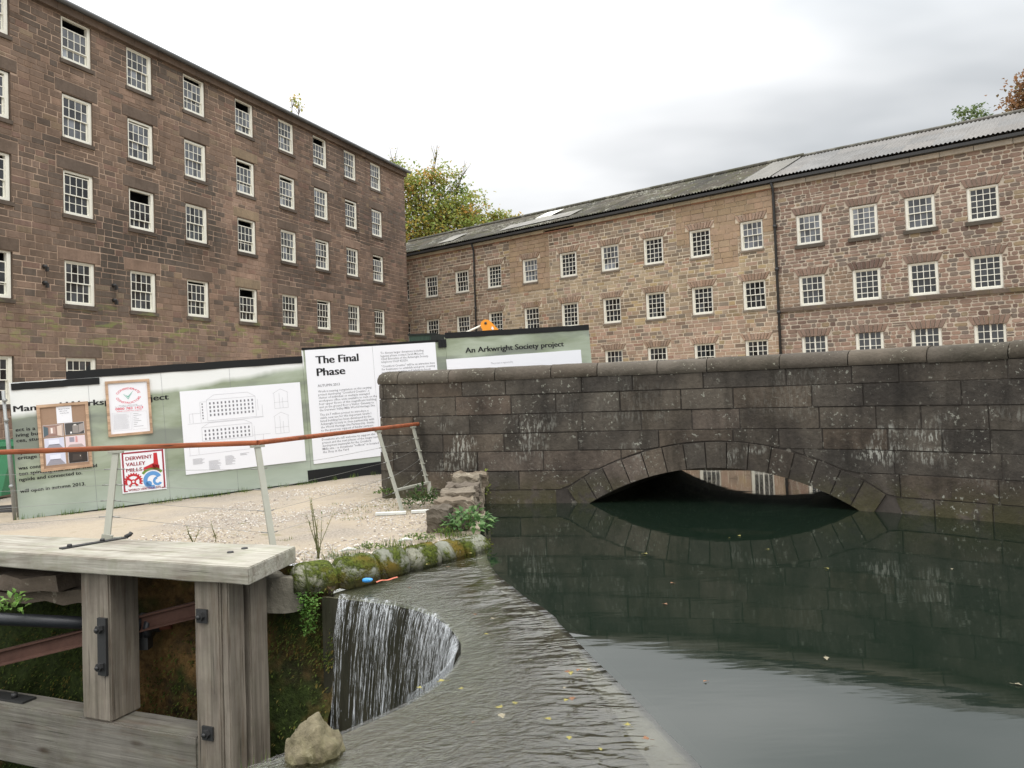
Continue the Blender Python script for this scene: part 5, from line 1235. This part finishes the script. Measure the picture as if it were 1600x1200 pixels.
    for k in range(15): t.add([(.10, y, .395-k*.019), (.10+R.uniform(.2, .27), y, .395-k*.019), (.37, y, .399-k*.019), (.10, y, .399-k*.019)], [(0, 1, 2, 3)], TH)
    for k in range(8): x = R.uniform(.05, .2); t.add([(.43, y, .39-k*.034), (.43+x, y, .39-k*.034), (.43+x, y, .395-k*.034), (.43, y, .395-k*.034)], [(0, 1, 2, 3)], G)
    t.build('lettering', r)
    # --- pinboard
    r = board('notice_board', 'wood framed brown pinboard with six photographs and a white sheet', 'notice board', .388, .785); w, h = .81, 1.185
    b = MB(); frame_(b, w, h, .05, -.035, 0, M['pine']); b.build('frame', r); b = MB(); b.box(.048, w-.048, -.012, -.002, .048, h-.048, M['cork']); b.build('pinboard', r)
    s = MB(); s.box(.30, .54, -.016, -.0125, .83, 1.13, W); 
    for k, (wd) in enumerate((.17, .12, .13, .03)): put_text(s, ['Managed Workspace', 'take a look', 'inside the mill', '...'][k], .34+.01*k, 1.075-k*.038, .028, G, -.0185, wd, .003, 1)
    s.build('paper_sheet', r)
    F = M['flat']
    def photo(x0, z0, w_, h_, kind):
        p = MB(); y = -.016; q = lambda P, c: p.add([(x0+w_*a, y-.0004*len(p.f), z0+h_*b_) for a, b_ in P], [tuple(range(len(P)))], F, lin(*c))
        p.box(x0, x0+w_, y+.0005, -.0125, z0, z0+h_, F, lin(225, 225, 230))
        if kind == 0: q([(.02, .02), (.98, .02), (.98, .98), (.02, .98)], (150, 122, 112)); q([(.02, .05), (.25, .2), (.25, .8), (.02, .95)], (84, 100, 108)); q([(.3, .25), (.62, .25), (.62, .8), (.3, .8)], (176, 148, 138)); q([(.7, .1), (.95, .02), (.95, .95), (.7, .85)], (214, 196, 184)); q([(.38, .3), (.48, .3), (.48, .75), (.38, .75)], (236, 226, 220))
        elif kind == 1: q([(.02, .02), (.98, .02), (.98, .98), (.02, .98)], (80, 78, 78)); q([(.4, .1), (.7, .1), (.7, .75), (.4, .75)], (146, 140, 136)); q([(.72, .1), (.97, .3), (.97, .9), (.72, .8)], (160, 152, 148)); q([(.27, .1), (.36, .1), (.36, .25), (.27, .25)], (240, 240, 240)); q([(.45, .75), (.62, .75), (.58, .85), (.48, .85)], (225, 222, 216))
        elif kind in (2, 4): q([(.02, .02), (.98, .02), (.98, .98), (.02, .98)], (206, 208, 226)); q([(.02, .02), (.98, .02), (.75, .45), (.22, .45)], (150, 148, 158)); q([(.22, .45), (.75, .45), (.75, .85), (.22, .85)], (226, 228, 240)); q([(.22, .44), (.75, .44), (.75, .48), (.22, .48)], (90, 90, 104))
        elif kind == 3: q([(.02, .02), (.98, .02), (.98, .98), (.02, .98)], (222, 204, 208)); q([(.2, .5), (.45, .5), (.45, .9), (.2, .9)], (150, 146, 160)); q([(.05, .05), (.95, .05), (.8, .3), (.2, .3)], (176, 160, 158)); q([(.5, .45), (.62, .45), (.6, .95), (.52, .95)], (206, 150, 150))
        else: q([(.02, .02), (.98, .02), (.98, .98), (.02, .98)], (52, 46, 44)); q([(.2, .2), (.7, .25), (.7, .7), (.25, .75)], (70, 62, 58)); q([(.6, .5), (.63, .5), (.63, .6), (.6, .6)], (220, 210, 200))
        p.build('photograph', r)
    for k, (x0, z0) in enumerate(((.075, .60), (.41, .61), (.08, .365), (.41, .37), (.085, .10), (.435, .10))): photo(x0, z0, .31, .215, k)
    # --- supporters board
    r = board('supporters_board', 'long white board of small logos below the words An Arkwright Society project', 'notice board', 8.154, .95); w, h = 3.39, 1.31
    b = MB(); b.box(0, w, -.012, 0, 0, h, W); b.build('panel', r); t = MB(); y = -.0145
    put_text(t, 'The project is supported by', 1.05, 1.13, .06, TH, y, .55, .003, 1)
    arcx = lambda cx, cz, r, m: t.add([(cx+r*cos(i*pi/6), y, cz+r*sin(i*pi/6)) for i in range(12)], [tuple(range(12))], m)
    arcx(.96, .93, .055, M['pinkink']); put_text(t, 'ERDF', 1.5, .89, .11, M['ink'], y, .16, .02); arcx(1.9, .95, .03, M['red']); put_text(t, 'fund', 1.84, .93, .07, M['red'], y, .12, .02)
    for i in range(6): a = pi*i/6; t.add([(2.08+.1*cos(a), y, .92+.07*sin(a)), (2.08+.1*cos(a+pi/6), y, .92+.07*sin(a+pi/6)), (2.08+.07*cos(a+pi/6), y, .92+.045*sin(a+pi/6)), (2.08+.07*cos(a), y, .92+.045*sin(a))], [(0, 1, 2, 3)], M['teal'])
    put_text(t, 'The Monument', 2.35, .96, .045, M['blue'], y, .3, .002, 1)
    for i in range(5): t.add([(.52+i*.05, y, .9), (.54+i*.05, y, .9), (.54+i*.05, y, .98), (.52+i*.05, y, .98)], [(0, 1, 2, 3)], TH)
    t.build('lettering', r)
build_boards()

# ------------------------------------------------------------------ railing
M['handrail'] = wood_mat('varnished_hardwood', lin(158, 92, 60), lin(126, 68, 44), 0, 0, 1.2); M['post'] = plain_mat('grey_painted_steel_post', lin(156, 156, 144), .55, .4, .12, 9); M['wire'] = plain_mat('steel_wire', lin(140, 140, 136), .4, .5, 0, 2, 0, .6)
def build_railing():
    root = empty('railing', (-2.6, 8.1, -1.5)); tag(root, 'wire railing with varnished timber handrail on raked grey steel posts across the gravel path', 'railing'); o = Vector((-2.6, 8.1, -1.5))
    rel = lambda p: tuple(Vector(p)-o)
    A, B, C = Vector((-5.9, 8.06, -.445)), Vector((-2.635, 8.17, -.445)), Vector((-1.43, 11.72, -.445))
    h = MB()
    for p, q in ((A, B), (B, C)):
        d = (q-p).normalized(); s = Vector((-d.y, d.x, 0)); vs = []
        prof = [(.034*cos(t), .027*sin(t)) for t in [i*pi/5 for i in range(10)]]; prof = [(x*(1.1 if abs(x) < .03 else 1), z) for x, z in prof]
        for e in (p, q+d*(.03 if q is C else 0)): vs += [rel(e+s*x+Vector((0, 0, z))) for x, z in prof]
        h.add(vs, [(i, (i+1) % 10, 10+(i+1) % 10, 10+i) for i in range(10)]+[tuple(range(10)), tuple(range(19, 9, -1))], M['handrail'], (1, 1, 1))
    h.build('handrail', root)
    posts = [((-3.988, 7.77, -1.31), (-3.999, 8.0, -.48)), ((-2.36, 7.80, -1.62), (-2.628, 8.15, -.48)), ((-1.452, 10.2, -1.53), (-1.80, 10.55, -.48)), ((-1.263, 11.4, -1.29), (-1.46, 11.52, -.48))]
    for k, (b, t) in enumerate(posts):
        m = MB(); side = (B-A if k < 2 else C-B).normalized() if k != 1 else Vector((.7, .7, 0)); m.bar(rel(b), rel(t), .062, .022, M['post'], side=side)
        m.bar(rel(Vector(t)+Vector((-.0, 0, -.01))), rel(Vector(t)+Vector((0, 0, .012))), .14 if k < 2 else .1, .05, M['post'], side=side)
        if k == 0: m.bar(rel(Vector(b)+Vector((.0, 0, 0))), rel(Vector(b)+Vector((.01, .0, .05))), .10, .03, M['post'], side=side); m.bar(rel(Vector(b)+Vector((-.02, 0, .012))), rel(Vector(b)+Vector((.13, .02, .012))), .03, .02, M['post'])
        if k == 3:
            for f in (.15, .36, .58, .8): q = Vector(b)+(Vector(t)-Vector(b))*f; m.box(*[v for v in (rel(q)[0]-.04, rel(q)[0]+.04, rel(q)[1]-.03, rel(q)[1]+.03, rel(q)[2]-.004, rel(q)[2]+.004)], M['post'])
        m.build('post', root)
    m = MB(); m.bar(rel((-1.60, 10.62, -1.27)), rel((-1.24, 11.42, -1.27)), .05, .03, M['post']); m.bar(rel((-1.245, 11.38, -1.27)), rel((-1.225, 11.34, -1.46)), .05, .04, M['post']); m.build('cross_bar', root)
    for f in (.22, .42, .62, .82):
        pts = [Vector((-5.9, 7.82+.2*(1-f), -1.31+.83*(1-f)))]
        for b, t in posts: pts.append(Vector(t)+(Vector(b)-Vector(t))*f*.9)
        w = MB()
        for p, q in zip(pts, pts[1:]):
            mid = (p+q)/2+Vector((0, 0, -.012)); w.tube([rel(p), rel(mid), rel(q)], .002, M['wire'], n=5)
            for e, dd in ((p, q-p), (q, p-q)):
                dd = dd.normalized(); w.tube([rel(e+dd*.02), rel(e+dd*.10)], .006, M['wire'], n=6)
        w.build('wire', root)
build_railing()

# ------------------------------------------------------------------ sluice frame (heavy weathered timbers)
M['oakx'] = wood_mat('silvered_oak_long', lin(178, 174, 162), lin(140, 136, 124), 0, .2); M['oakz'] = wood_mat('silvered_oak_upright', lin(150, 141, 128), lin(104, 97, 87), 2, .06); M['oakb'] = wood_mat('silvered_oak_beam', lin(134, 130, 121), lin(94, 90, 83), 0, .1)
def timber(mb, x0, x1, y0, y1, z0, z1, mat, taper=None, seed=0, cuts=1, ch=.012, w=.004):
    bm = bmesh.new(); bmesh.ops.create_cube(bm, size=1)
    for v in bm.verts: v.co = Vector((x0 if v.co.x < 0 else x1, y0 if v.co.y < 0 else y1, z0 if v.co.z < 0 else z1))
    if taper:
        for v in bm.verts: v.co = Vector(taper(*v.co))
    bmesh.ops.bevel(bm, geom=bm.edges[:], offset=ch, segments=2, affect='EDGES')
    ax = max(((x1-x0, 0), (y1-y0, 1), (z1-z0, 2)))[1]; L = (x1-x0, y1-y0, z1-z0)[ax]; n = int(L/.15)
    for k in range(1, n):
        co = [x0, y0, z0]; co[ax] += L*k/n; no = [0, 0, 0]; no[ax] = 1; bmesh.ops.bisect_plane(bm, geom=bm.verts[:]+bm.edges[:]+bm.faces[:], plane_co=co, plane_no=no)
    bm.verts.index_update()
    vs = [tuple(v.co+Vector((mn.noise(v.co*3+Vector((seed, 0, 0))), mn.noise(v.co*3+Vector((0, seed, 5))), mn.noise(v.co*3+Vector((9, 0, seed)))))*w) for v in bm.verts]
    mb.add(vs, [tuple(v.index for v in f.verts) for f in bm.faces], mat); bm.free()
def boltplate(mb, x, y, z, s=.055):
    I = M['iron']; mb.box(x-s, x+s, y-.016, y, z-s, z+s, I); mb.add([(x+.036*cos(a), y-.016-dy, z+.036*sin(a)) for dy in (0, .028) for a in [i*pi/3 for i in range(6)]], [(i, (i+1) % 6, 6+(i+1) % 6, 6+i) for i in range(6)]+[(6, 7, 8, 9, 10, 11)], I)
    mb.tube([(x, y-.04, z), (x, y-.062, z)], .018, I, n=8)
def build_sluice():
    rz = atan2(-.377, .926); root = empty('sluice_frame', (-2.112, 6.261, 0), rz); tag(root, 'heavy weathered timber sluice frame with walkway plank over two bolted posts and a lower beam', 'sluice frame')
    m = MB(); timber(m, -5.2, 0, 0, .835, -1.45, -1.31, M['oakx'], lambda x, y, z: (x-(.19 if (y > .4 and x > -1) else 0), (.62 if x < -1 else .835) if y > .4 else y, z), 1, ch=.008, w=.006); m.build('walkway_plank', root)
    m = MB(); timber(m, -1.924, -1.579, .08, .40, -2.73, -1.452, M['oakz'], seed=2, ch=.014); p1 = m.build('post', root)
    k = MB(); k.box(-1.70, -1.60, .055, .08, -2.33, -1.84, M['iron']); 
    for z in (-1.93, -2.25): boltplate(k, -1.65, .055, z, .03)
    k.build('iron_strap', p1)
    m = MB(); timber(m, -.638, -.372, .08, .30, -4.2, -1.452, M['oakz'], seed=3, ch=.014); timber(m, -.37, -.30, .10, .29, -4.2, -1.452, M['oakz'], seed=7, ch=.01); timber(m, -.44, -.285, .335, .56, -4.2, -1.452, M['oakz'], seed=5, ch=.012); timber(m, -.60, -.40, .29, .345, -4.2, -1.455, M['oakz'], seed=6, ch=.006); p2 = m.build('post', root)
    for x, z in ((-.543, -1.743), (-.509, -2.677)):
        k = MB(); boltplate(k, x, .078, z); k.build('bolt', p2)
    m = MB(); timber(m, -5.2, -.64, .082, .36, -3.25, -2.732, M['oakb'], seed=4, ch=.012); bm_ = m.build('lower_beam', root)
    k = MB(); k.box(-3.25, -2.76, .14, .28, -2.73, -2.712, M['iron']); k.tube([(-2.95, .2, -2.71), (-2.95, .2, -2.67)], .03, M['iron'], n=6); k.build('iron_plate', bm_)
    s = MB(); s.bar((-2.33, .215, -1.302), (-2.17, .80, -1.302), .075, .012, M['iron'], side=(1, .2, 0)); s.tube([(-2.175, .79, -1.296), (-2.162, .835, -1.28), (-2.158, .85, -1.262)], .02, M['iron'], n=6)
    for x, y in ((-2.31, .29), (-2.235, .58)): s.tube([(x, y, -1.297), (x, y, -1.275)], [.026, .02], M['iron'], n=6)
    s.build('iron_strap', root)
    for x, y in ((-.574, .446), (-.568, .616)):
        k = MB(); k.tube([(x, y, -1.312), (x, y, -1.297)], [.032, .026], M['iron'], n=12); k.build('bolt_head', root)
build_sluice()
M['rust'] = stone_mat('rusty_iron', 18, 3, .6, bump=.5, rough=.8, dark=(3, .5, .6, (.5, .45, .45)))
def ibeam():
    a, b = Vector((-1.92, 6.99, -1.62)), Vector((-6.4, 7.83, -2.70)); root = MB(); o = a; col = lin(92, 66, 56)
    d = b-a; sd = Vector((d.y, -d.x, 0)).normalized(); up = d.cross(sd).normalized(); up = up if up.z > 0 else -up
    prof = [(.045, .07), (.045, .055), (.012, .045), (.012, -.045), (.05, -.06), (.05, -.07), (-.05, -.07), (-.05, -.06), (-.012, -.045), (-.012, .045), (-.045, .055), (-.045, .07)]
    vs = []
    for t in (0, 1):
        for x, z in prof: vs.append(tuple(a+d*t+sd*x+up*z-o))
    n = len(prof); root.add(vs, [(i, (i+1) % n, n+(i+1) % n, n+i) for i in range(n)]+[tuple(range(n)), tuple(range(2*n-1, n-1, -1))], M['rust'], col)
    tag(root.build('rusty_rail', loc=o), 'long rusty iron rail running down across the pit behind the timber posts', 'rail')
ibeam()
def pipe():
    a, b = Vector((-6.3, 7.36, -1.80)), Vector((-3.40, 7.33, -2.03)); root = empty('black_pipe', tuple(b)); tag(root, 'tarred black iron pipe crossing the pit at the left, ending in a round coupling', 'pipe')
    m = MB(); m.tube([tuple(a-b), (0, 0, 0)], .056, M['pipe_black'], n=18); m.build('pipe', root)
    m = MB(); d = (b-a).normalized(); P = lambda t, r: (tuple(d*t), r)
    m.tube([tuple(d*t) for t in (-.08, -.078, -.03, -.028)], [.06, .115, .115, .07], M['pipe_black'], n=18); m.tube([tuple(d*t) for t in (.0, .002, .05, .052, .12)], [.06, .105, .10, .05, .045], M['pipe_black'], n=18); m.build('coupling', root)
    m = MB(); m.box(-.14, .02, -.05, .05, -.2, -.05, M['iron']); m.tube([(.05, 0, -.02), (.22, -.02, -.0)], .028, M['rust'], lin(110, 64, 48), n=8); m.build('bracket', root)
pipe()

# ------------------------------------------------------------------ litter, floating leaves
def litter():
    m = MB(); rock(m, (0, 0, 0), .042, plain_mat('blue_plastic', lin(60, 150, 220), .3, .5, .05, 8), (1, 1, 1), 3, (1.1, .5, .5), 2, .2); tag(m.build('plastic_wrapper', loc=(-1.32, 6.97, -1.60)), 'small bright blue plastic wrapper caught against the mossy kerb at the weir', 'litter')
    m = MB(); vs = []; n = 8
    for i in range(n+1): t = i/n; vs += [(.16*t, .16*t+.012*sin(6*t), .004*sin(9*t)), (.16*t-.01, .16*t+.016+.012*sin(6*t), .005+.004*sin(9*t))]
    m.add(vs, [(2*i, 2*i+2, 2*i+3, 2*i+1) for i in range(n)], plain_mat('orange_tape', lin(176, 92, 64), .5, .4, .1, 20), (1, 1, 1)); tag(m.build('plastic_tape', loc=(-1.22, 6.86, -1.60)), 'thin strip of orange tape on the wet weir beside the blue wrapper', 'litter')
    m = MB(); m.box(-.19, .19, -.05, .05, 0, .03, M['paintwood']); o = m.build('board_offcut', loc=(-1.60, 10.14, -1.515)); o.rotation_euler = (0, 0, .06); tag(o, 'short pale board offcut lying on gravel left of the leaning end post', 'board')
    m = MB(); m.box(-.17, .17, -.045, .045, 0, .03, M['paintwood']); o = m.build('board_offcut', loc=(-1.18, 10.22, -1.515)); o.rotation_euler = (0, 0, .12); tag(o, 'short pale board offcut lying on gravel right of the leaning end post', 'board')
    for i, (x, y, lab) in enumerate(((-1.13, 8.02, 'pale bleached stick lying on gravel behind the kerb'), (-1.62, 7.62, 'small pale wood chip at the tip of the kerb moss'))):
        m = MB(); m.tube([(-.07, 0, 0), (0, .012, .02), (.07, .03, .005)], [.012, .018, .01], M['paintwood'], n=6); tag(m.build('stick', loc=(x, y, -1.47)), lab, 'stick')
M['paintwood'] = plain_mat('bleached_board', lin(206, 208, 202), .7, .3, .12, 9)
litter()
LV = {"weir": [[-0.854, 7.485, 0], [-0.652, 7.348, 1], [-0.478, 7.936, 0], [-0.644, 8.0, 1], [-0.392, 7.832, 2], [-0.682, 7.032, 2], [-0.909, 6.62, 1], [-0.33, 5.762, 1], [-0.198, 5.636, 2], [-0.566, 4.378, 0], [-0.452, 4.46, 0], [-0.338, 4.339, 0], [-0.126, 4.068, 0], [-0.115, 3.966, 2], [0.112, 3.91, 0], [0.217, 4.135, 0], [0.271, 4.517, 0], [0.251, 4.539, 1], [0.318, 4.563, 1], [0.372, 4.557, 2], [0.546, 3.655, 1], [0.202, 3.695, 0], [0.329, 3.571, 0], [-0.046, 4.117, 0], [-0.247, 3.903, 1], [0.218, 4.306, 2], [0.481, 3.808, 0], [0.25, 4.148, 1], [-0.231, 5.283, 0], [0.051, 4.768, 2]], "pond": [[1.226, 6.47, 1], [1.057, 5.86, 1], [2.598, 6.785, 0], [3.557, 6.611, 2], [2.372, 7.635, 0], [2.3, 8.346, 0], [2.177, 8.262, 0], [1.201, 7.627, 0], [2.53, 4.135, 2], [1.738, 4.615, 2], [0.976, 4.328, 1]]}
def leaves():
    m = leaf_mat('fallen_leaf', .5, .1); cc = [lin(142, 134, 74), lin(130, 94, 68), lin(142, 134, 112)]; nm = ['yellow', 'orange brown', 'pale tan']; proto = []
    for k in range(3):
        b = MB(); vs = [(0, 0, .004)]; n = 10
        for i in range(n): a = 2*pi*i/n; r = .034*(1 if i % 2 == 0 else .8)*(1.25 if i == 0 else 1)*R.uniform(.75, 1.1); vs.append((r*cos(a), r*sin(a), .002+.007*abs(sin(a))+.003*(i % 3)))
        b.add(vs, [(0, 1+i, 1+(i+1) % n) for i in range(n)], m, cc[k]); b.tube([(-.03, 0, .003), (-.065, .006, .004)], .0016, m, cc[k], n=4); proto.append(b)
    made = {}
    for wh, L in LV.items():
        for x, y, c in L:
            if (c,) in made: o = made[(c,)].copy(); COL.objects.link(o)
            else: o = proto[c].build('fallen_leaf'); made[(c,)] = o
            s = R.uniform(.4, .95)*(.7 if wh == 'pond' else .8); o.location = (x, y, -1.596); o.rotation_euler = (R.uniform(-.1, .1), R.uniform(-.1, .1), R.uniform(0, 6.3)); o.scale = (s, s*R.uniform(.7, 1), s)
            tag(o, '%s fallen leaf %s' % (nm[c], 'floating on the dark pond' if wh == 'pond' else 'on the wet stone weir crest'), 'leaf', '%s leaves %s' % (nm[c], 'on the pond' if wh == 'pond' else 'on the weir'))
leaves()

# ------------------------------------------------------------------ things behind the hoarding
def behind():
    G = plain_mat('dark_green_paint', lin(46, 68, 56), .5, .4, .2, 3); DG = plain_mat('black_green_panel', lin(34, 38, 36), .6, .3, .2, 3)
    r = empty('site_cabin', (-3.85, 30, -1.9), radians(-6)); tag(r, 'dark green site cabin standing between the tall mill and the long range', 'cabin')
    m = MB(); m.box(0, 1.0, 0, 2, 0, 4.1, G)
    for x in np.arange(.1, 1, .16): m.box(x-.02, x+.02, -.03, 0, .1, 4.0, G)
    m.build('body', r); m = MB(); m.box(.86, 1.5, -.12, .0, 1.0, 4.08, DG); [m.box(.88, 1.48, -.14, -.12, z, z+.04, G) for z in np.arange(1.1, 4, .3)]; m.build('side_panel', r); m = MB(); m.box(-.05, 1.05, -.05, 2.05, 4.1, 4.16, DG); m.build('roof', r)
    OR = plain_mat('orange_machine_paint', lin(232, 150, 40), .4, .5, .08, 3); TY = plain_mat('black_rubber', lin(30, 30, 30), .8, .2, .1, 9)
    r = empty('telehandler', (-1.16, 30, -1.66), 0); tag(r, 'orange machine whose raised boom tip shows above the black topped hoarding', 'construction machine')
    m = MB(); m.box(-1.1, 1.5, .5, 2.3, .5, 1.5, OR); m.box(-.9, -.1, .6, 2.2, 1.5, 2.5, M['glass']); m.build('body', r)
    for x in (-.7, 1.1):
        for y in (.4, 2.2): m = MB(); m.tube([(x, y-.2, .5), (x, y+.2, .5)], .5, TY, n=20, smooth=False); m.build('wheel', r)
    m = MB(); prof = [(1.25, 3.35), (1.15, 3.25), (.10, 3.95), (.02, 4.12), (.05, 4.27), (.17, 4.36), (.32, 4.35), (.45, 4.24)]; n = len(prof)
    m.add([(x, y, z) for y in (-.1, .12) for x, z in prof], [tuple(range(n)), tuple(range(2*n-1, n-1, -1))]+[(i, (i+1) % n, n+(i+1) % n, n+i) for i in range(n)], OR); m.tube([(.22, -.12, 4.22), (.22, .14, 4.22)], .05, M['iron'], n=12); m.build('boom', r)
    m = MB(); m.tube([(.06, 0, 4.15), (-.5, 0, 3.92), (-1.3, .3, 3.2)], .035, M['frame'], n=8); m.build('strut', r)
    m = MB(); m.add([(.42+.0*i, -.104, z) for i, z in enumerate((4.0,))]+[(.46, -.104, 4.1), (.52, -.104, 4.02), (.5, -.104, 3.95)], [(0, 1, 2, 3)], M['white']); m.build('decal', r)
    r = empty('skip', (-13.9, 19.3, -2.12), 0); tag(r, 'green steel skip behind the scaffold pole at the far left edge', 'skip'); SG = plain_mat('green_skip_paint', lin(64, 128, 92), .5, .4, .25, 4, .2)
    m = MB(); pr = [(.35, 0), (1.45, 0), (1.78, 1.25), (0, 1.25)]; m.add([(x, y, z) for y in (0, 1.5) for x, z in pr], [(0, 1, 2, 3), (7, 6, 5, 4), (0, 4, 5, 1), (1, 5, 6, 2), (3, 7, 4, 0)], SG)
    for x in (.3, .75, 1.2): m.box(x, x+.07, -.05, 0, .05, 1.25, SG)
    m.build('body', r); m = MB(); m.box(-.04, 1.82, -.07, .02, 1.2, 1.3, SG); m.box(-.04, 1.82, 1.48, 1.57, 1.2, 1.3, SG); m.build('rim', r)
    m = MB()
    for k in range(5): rr = random.Random(k); m.tube([(-1.8+i*.35, rr.uniform(-.12, .12)+k*.13+.25*sin(i*.8+k), .02) for i in range(10)], .018, M['iron'], n=5)
    tag(m.build('cables', loc=(-9.9, 15.2, -1.96)), 'bundle of black cables lying on the ground left of the hoarding', 'cables')
behind()

# ------------------------------------------------------------------ trees
M['treeleaf'] = leaf_mat('autumn_leaf', .6, .4); M['bark'] = stone_mat('tree_bark', 8, 2, .5, bump=.6)
def tree(name, label, loc, blobs, trunk_h, tr, n, lsize, pal, seed, bare=(), stemcol=lin(84, 74, 60)):
    rr = random.Random(seed); root = empty(name, loc); tag(root, label, 'tree'); tk = MB(); cr = MB()
    top = Vector((0, 0, trunk_h)); tk.tube([(0, 0, -1), (.1, 0, trunk_h*.4), tuple(top)], [tr, tr*.8, tr*.55], M['bark'], stemcol, n=9)
    tot = sum(b[3]*b[4]*b[5] for b in blobs)**1.0
    for (x, y, z, rx, ry, rz_, dens) in blobs:
        c = Vector((x, y, z)); mid = top*.5+c*.5+Vector((0, 0, -rz_*.3)); tk.tube([tuple(top*.75), tuple(mid), tuple(c)], [tr*.4, tr*.22, tr*.07], M['bark'], stemcol, n=6)
        m = int(n*rx*ry*rz_/tot*dens); nb = max(5, m//55); tips = []
        for k in range(nb):
            v = rv(rr, -.6); f = rr.uniform(.45, 1.0)**.5*rr.uniform(.8, 1.15); t = c+Vector((v.x*rx, v.y*ry, v.z*rz_))*f; tips.append(t); q = c*.45+t*.55+rv(rr)*.15*rx; tk.tube([tuple(c*.85+mid*.15), tuple(q), tuple(t+(t-c)*.1)], [tr*.08, tr*.05, tr*.015], M['bark'], stemcol, n=4)
        for t in tips:
            pc = rr.choice(pal); cs = rr.uniform(.4, .9)*min(rx, rz_)*.5
            for k in range(m//nb):
                p = t+Vector((rr.gauss(0, 1), rr.gauss(0, 1), rr.gauss(0, .6)))*cs; col = jit(mixc(pc, rr.choice(pal), rr.random()*.5), .2, rr); leafquad(cr, p, rv(rr, -.8), Vector((0, 0, 1)), lsize*rr.uniform(.8, 1.6), lsize*.85, M['treeleaf'], col)
    for (a, b) in bare:
        a, b = Vector(a), Vector(b)
        for k in range(9):
            s = a+(b-a)*rr.uniform(.0, .8); e = s+(b-a)*rr.uniform(.3, .55)+rv(rr, 0)*rr.uniform(.3, .8); tk.tube([tuple(s), tuple(s*.5+e*.5+rv(rr)*.08), tuple(e)], [.03, .02, .008], M['bark'], stemcol, n=4)
            for q in range(4): leafquad(cr, s+(e-s)*rr.random()+rv(rr)*.08, rv(rr), Vector((0, 0, 1)), lsize*.8, lsize*.5, M['treeleaf'], jit(rr.choice(pal), .2, rr))
        tk.tube([tuple(a), tuple(b)], [.05, .015], M['bark'], stemcol, n=5)
    tk.build('trunk', root); cr.build('crown', root)
AUT = [lin(160, 164, 94), lin(142, 156, 86), lin(160, 160, 90), lin(190, 168, 92), lin(200, 154, 88), lin(124, 148, 80), lin(154, 168, 90), lin(142, 160, 88)]; GRN = [lin(84, 106, 46), lin(104, 120, 54), lin(70, 92, 42), lin(122, 130, 62), lin(150, 126, 60)]
tree('autumn_tree', 'large green and orange autumn tree rising between the tall mill and the long range roof', (-6.2, 62, -1), [(-1.5, 0, 12.7, 2.8, 2.5, 2.8, 1), (1.6, 0, 13.4, 2.5, 2.4, 2.4, 1.1), (-.3, 0, 15.8, 2.6, 2.2, 2.2, .9), (2.5, .5, 15.6, 2.0, 1.8, 1.5, .9), (-3.0, 0, 16.2, 1.9, 1.6, 1.9, .7), (.4, 0, 18.0, 1.7, 1.4, 1.3, .6), (-1.7, 0, 18.4, 1.5, 1.2, 1.2, .5), (3.6, 0, 13.0, 1.7, 1.5, 1.5, 1.0), (1.9, 0, 17.2, 1.4, 1.2, 1.1, .6)], 9, .38, 14500, .25, AUT, 51, [((.4, 0, 17.5), (.9, 0, 19.9)), ((-3, 0, 16.5), (-3.6, 0, 19.2)), ((-2.2, 0, 17.6), (-2.6, 0, 19.6)), ((2.2, 0, 16), (2.8, 0, 18.2))])
tree('autumn_tree', 'small round orange green tree top peeping over the mossy roof right of the big tree', (-.9, 64, -1), [(0, 0, 13.5, 1.5, 1.5, 1.3, 1), (1.3, 0, 14.3, 1.0, 1.1, .8, .8), (.2, 0, 14.8, 1.1, 1, .75, .8), (-1, 0, 12.8, 1.2, 1.2, 1, .8)], 10, .2, 4200, .24, AUT, 52)
tree('autumn_tree', 'topmost sprigs of a tree showing above the tall mill roof line', (-14.75, 55, .05), [(.0, 0, 20.7, .55, .6, .45, 1), (.5, 0, 20.2, .45, .4, .4, .8), (-1.0, 2, 17.2, 2.2, 2, 1.8, .5)], 14, .3, 2200, .2, AUT, 53)
tree('green_tree', 'green tree crown showing above the grey corrugated roof near the right edge', (31.2, 52.5, -1), [(0, 0, 16.6, 1.15, 1.2, 1.2, 1), (-.7, 0, 17.9, .7, .8, .7, .7), (.3, 0, 18.4, .6, .6, .75, .7), (1.3, 0, 17.2, .8, .7, .7, .7), (-1.7, 0, 16.4, .9, .8, .6, .6), (.2, .5, 14.8, 2, 2, 1.6, 1)], 11, .25, 6500, .2, [lin(104, 124, 74), lin(128, 142, 92), lin(90, 110, 66)], 54)
tree('copper_tree', 'rusty brown leaved tall tree cut off by the right edge of the photo', (31.9, 46, -1), [(0, 0, 16.6, 1.6, 1.7, 1.8, 1), (-.5, 0, 14.9, 1.5, 1.5, 1.5, 1), (.5, 0, 18.4, 1.0, 1.3, 1.1, 1), (-1.4, 0, 15.6, .8, .8, .8, .7)], 10, .35, 12000, .22, [lin(140, 104, 74), lin(126, 96, 68), lin(152, 114, 82), lin(118, 102, 68)], 55)
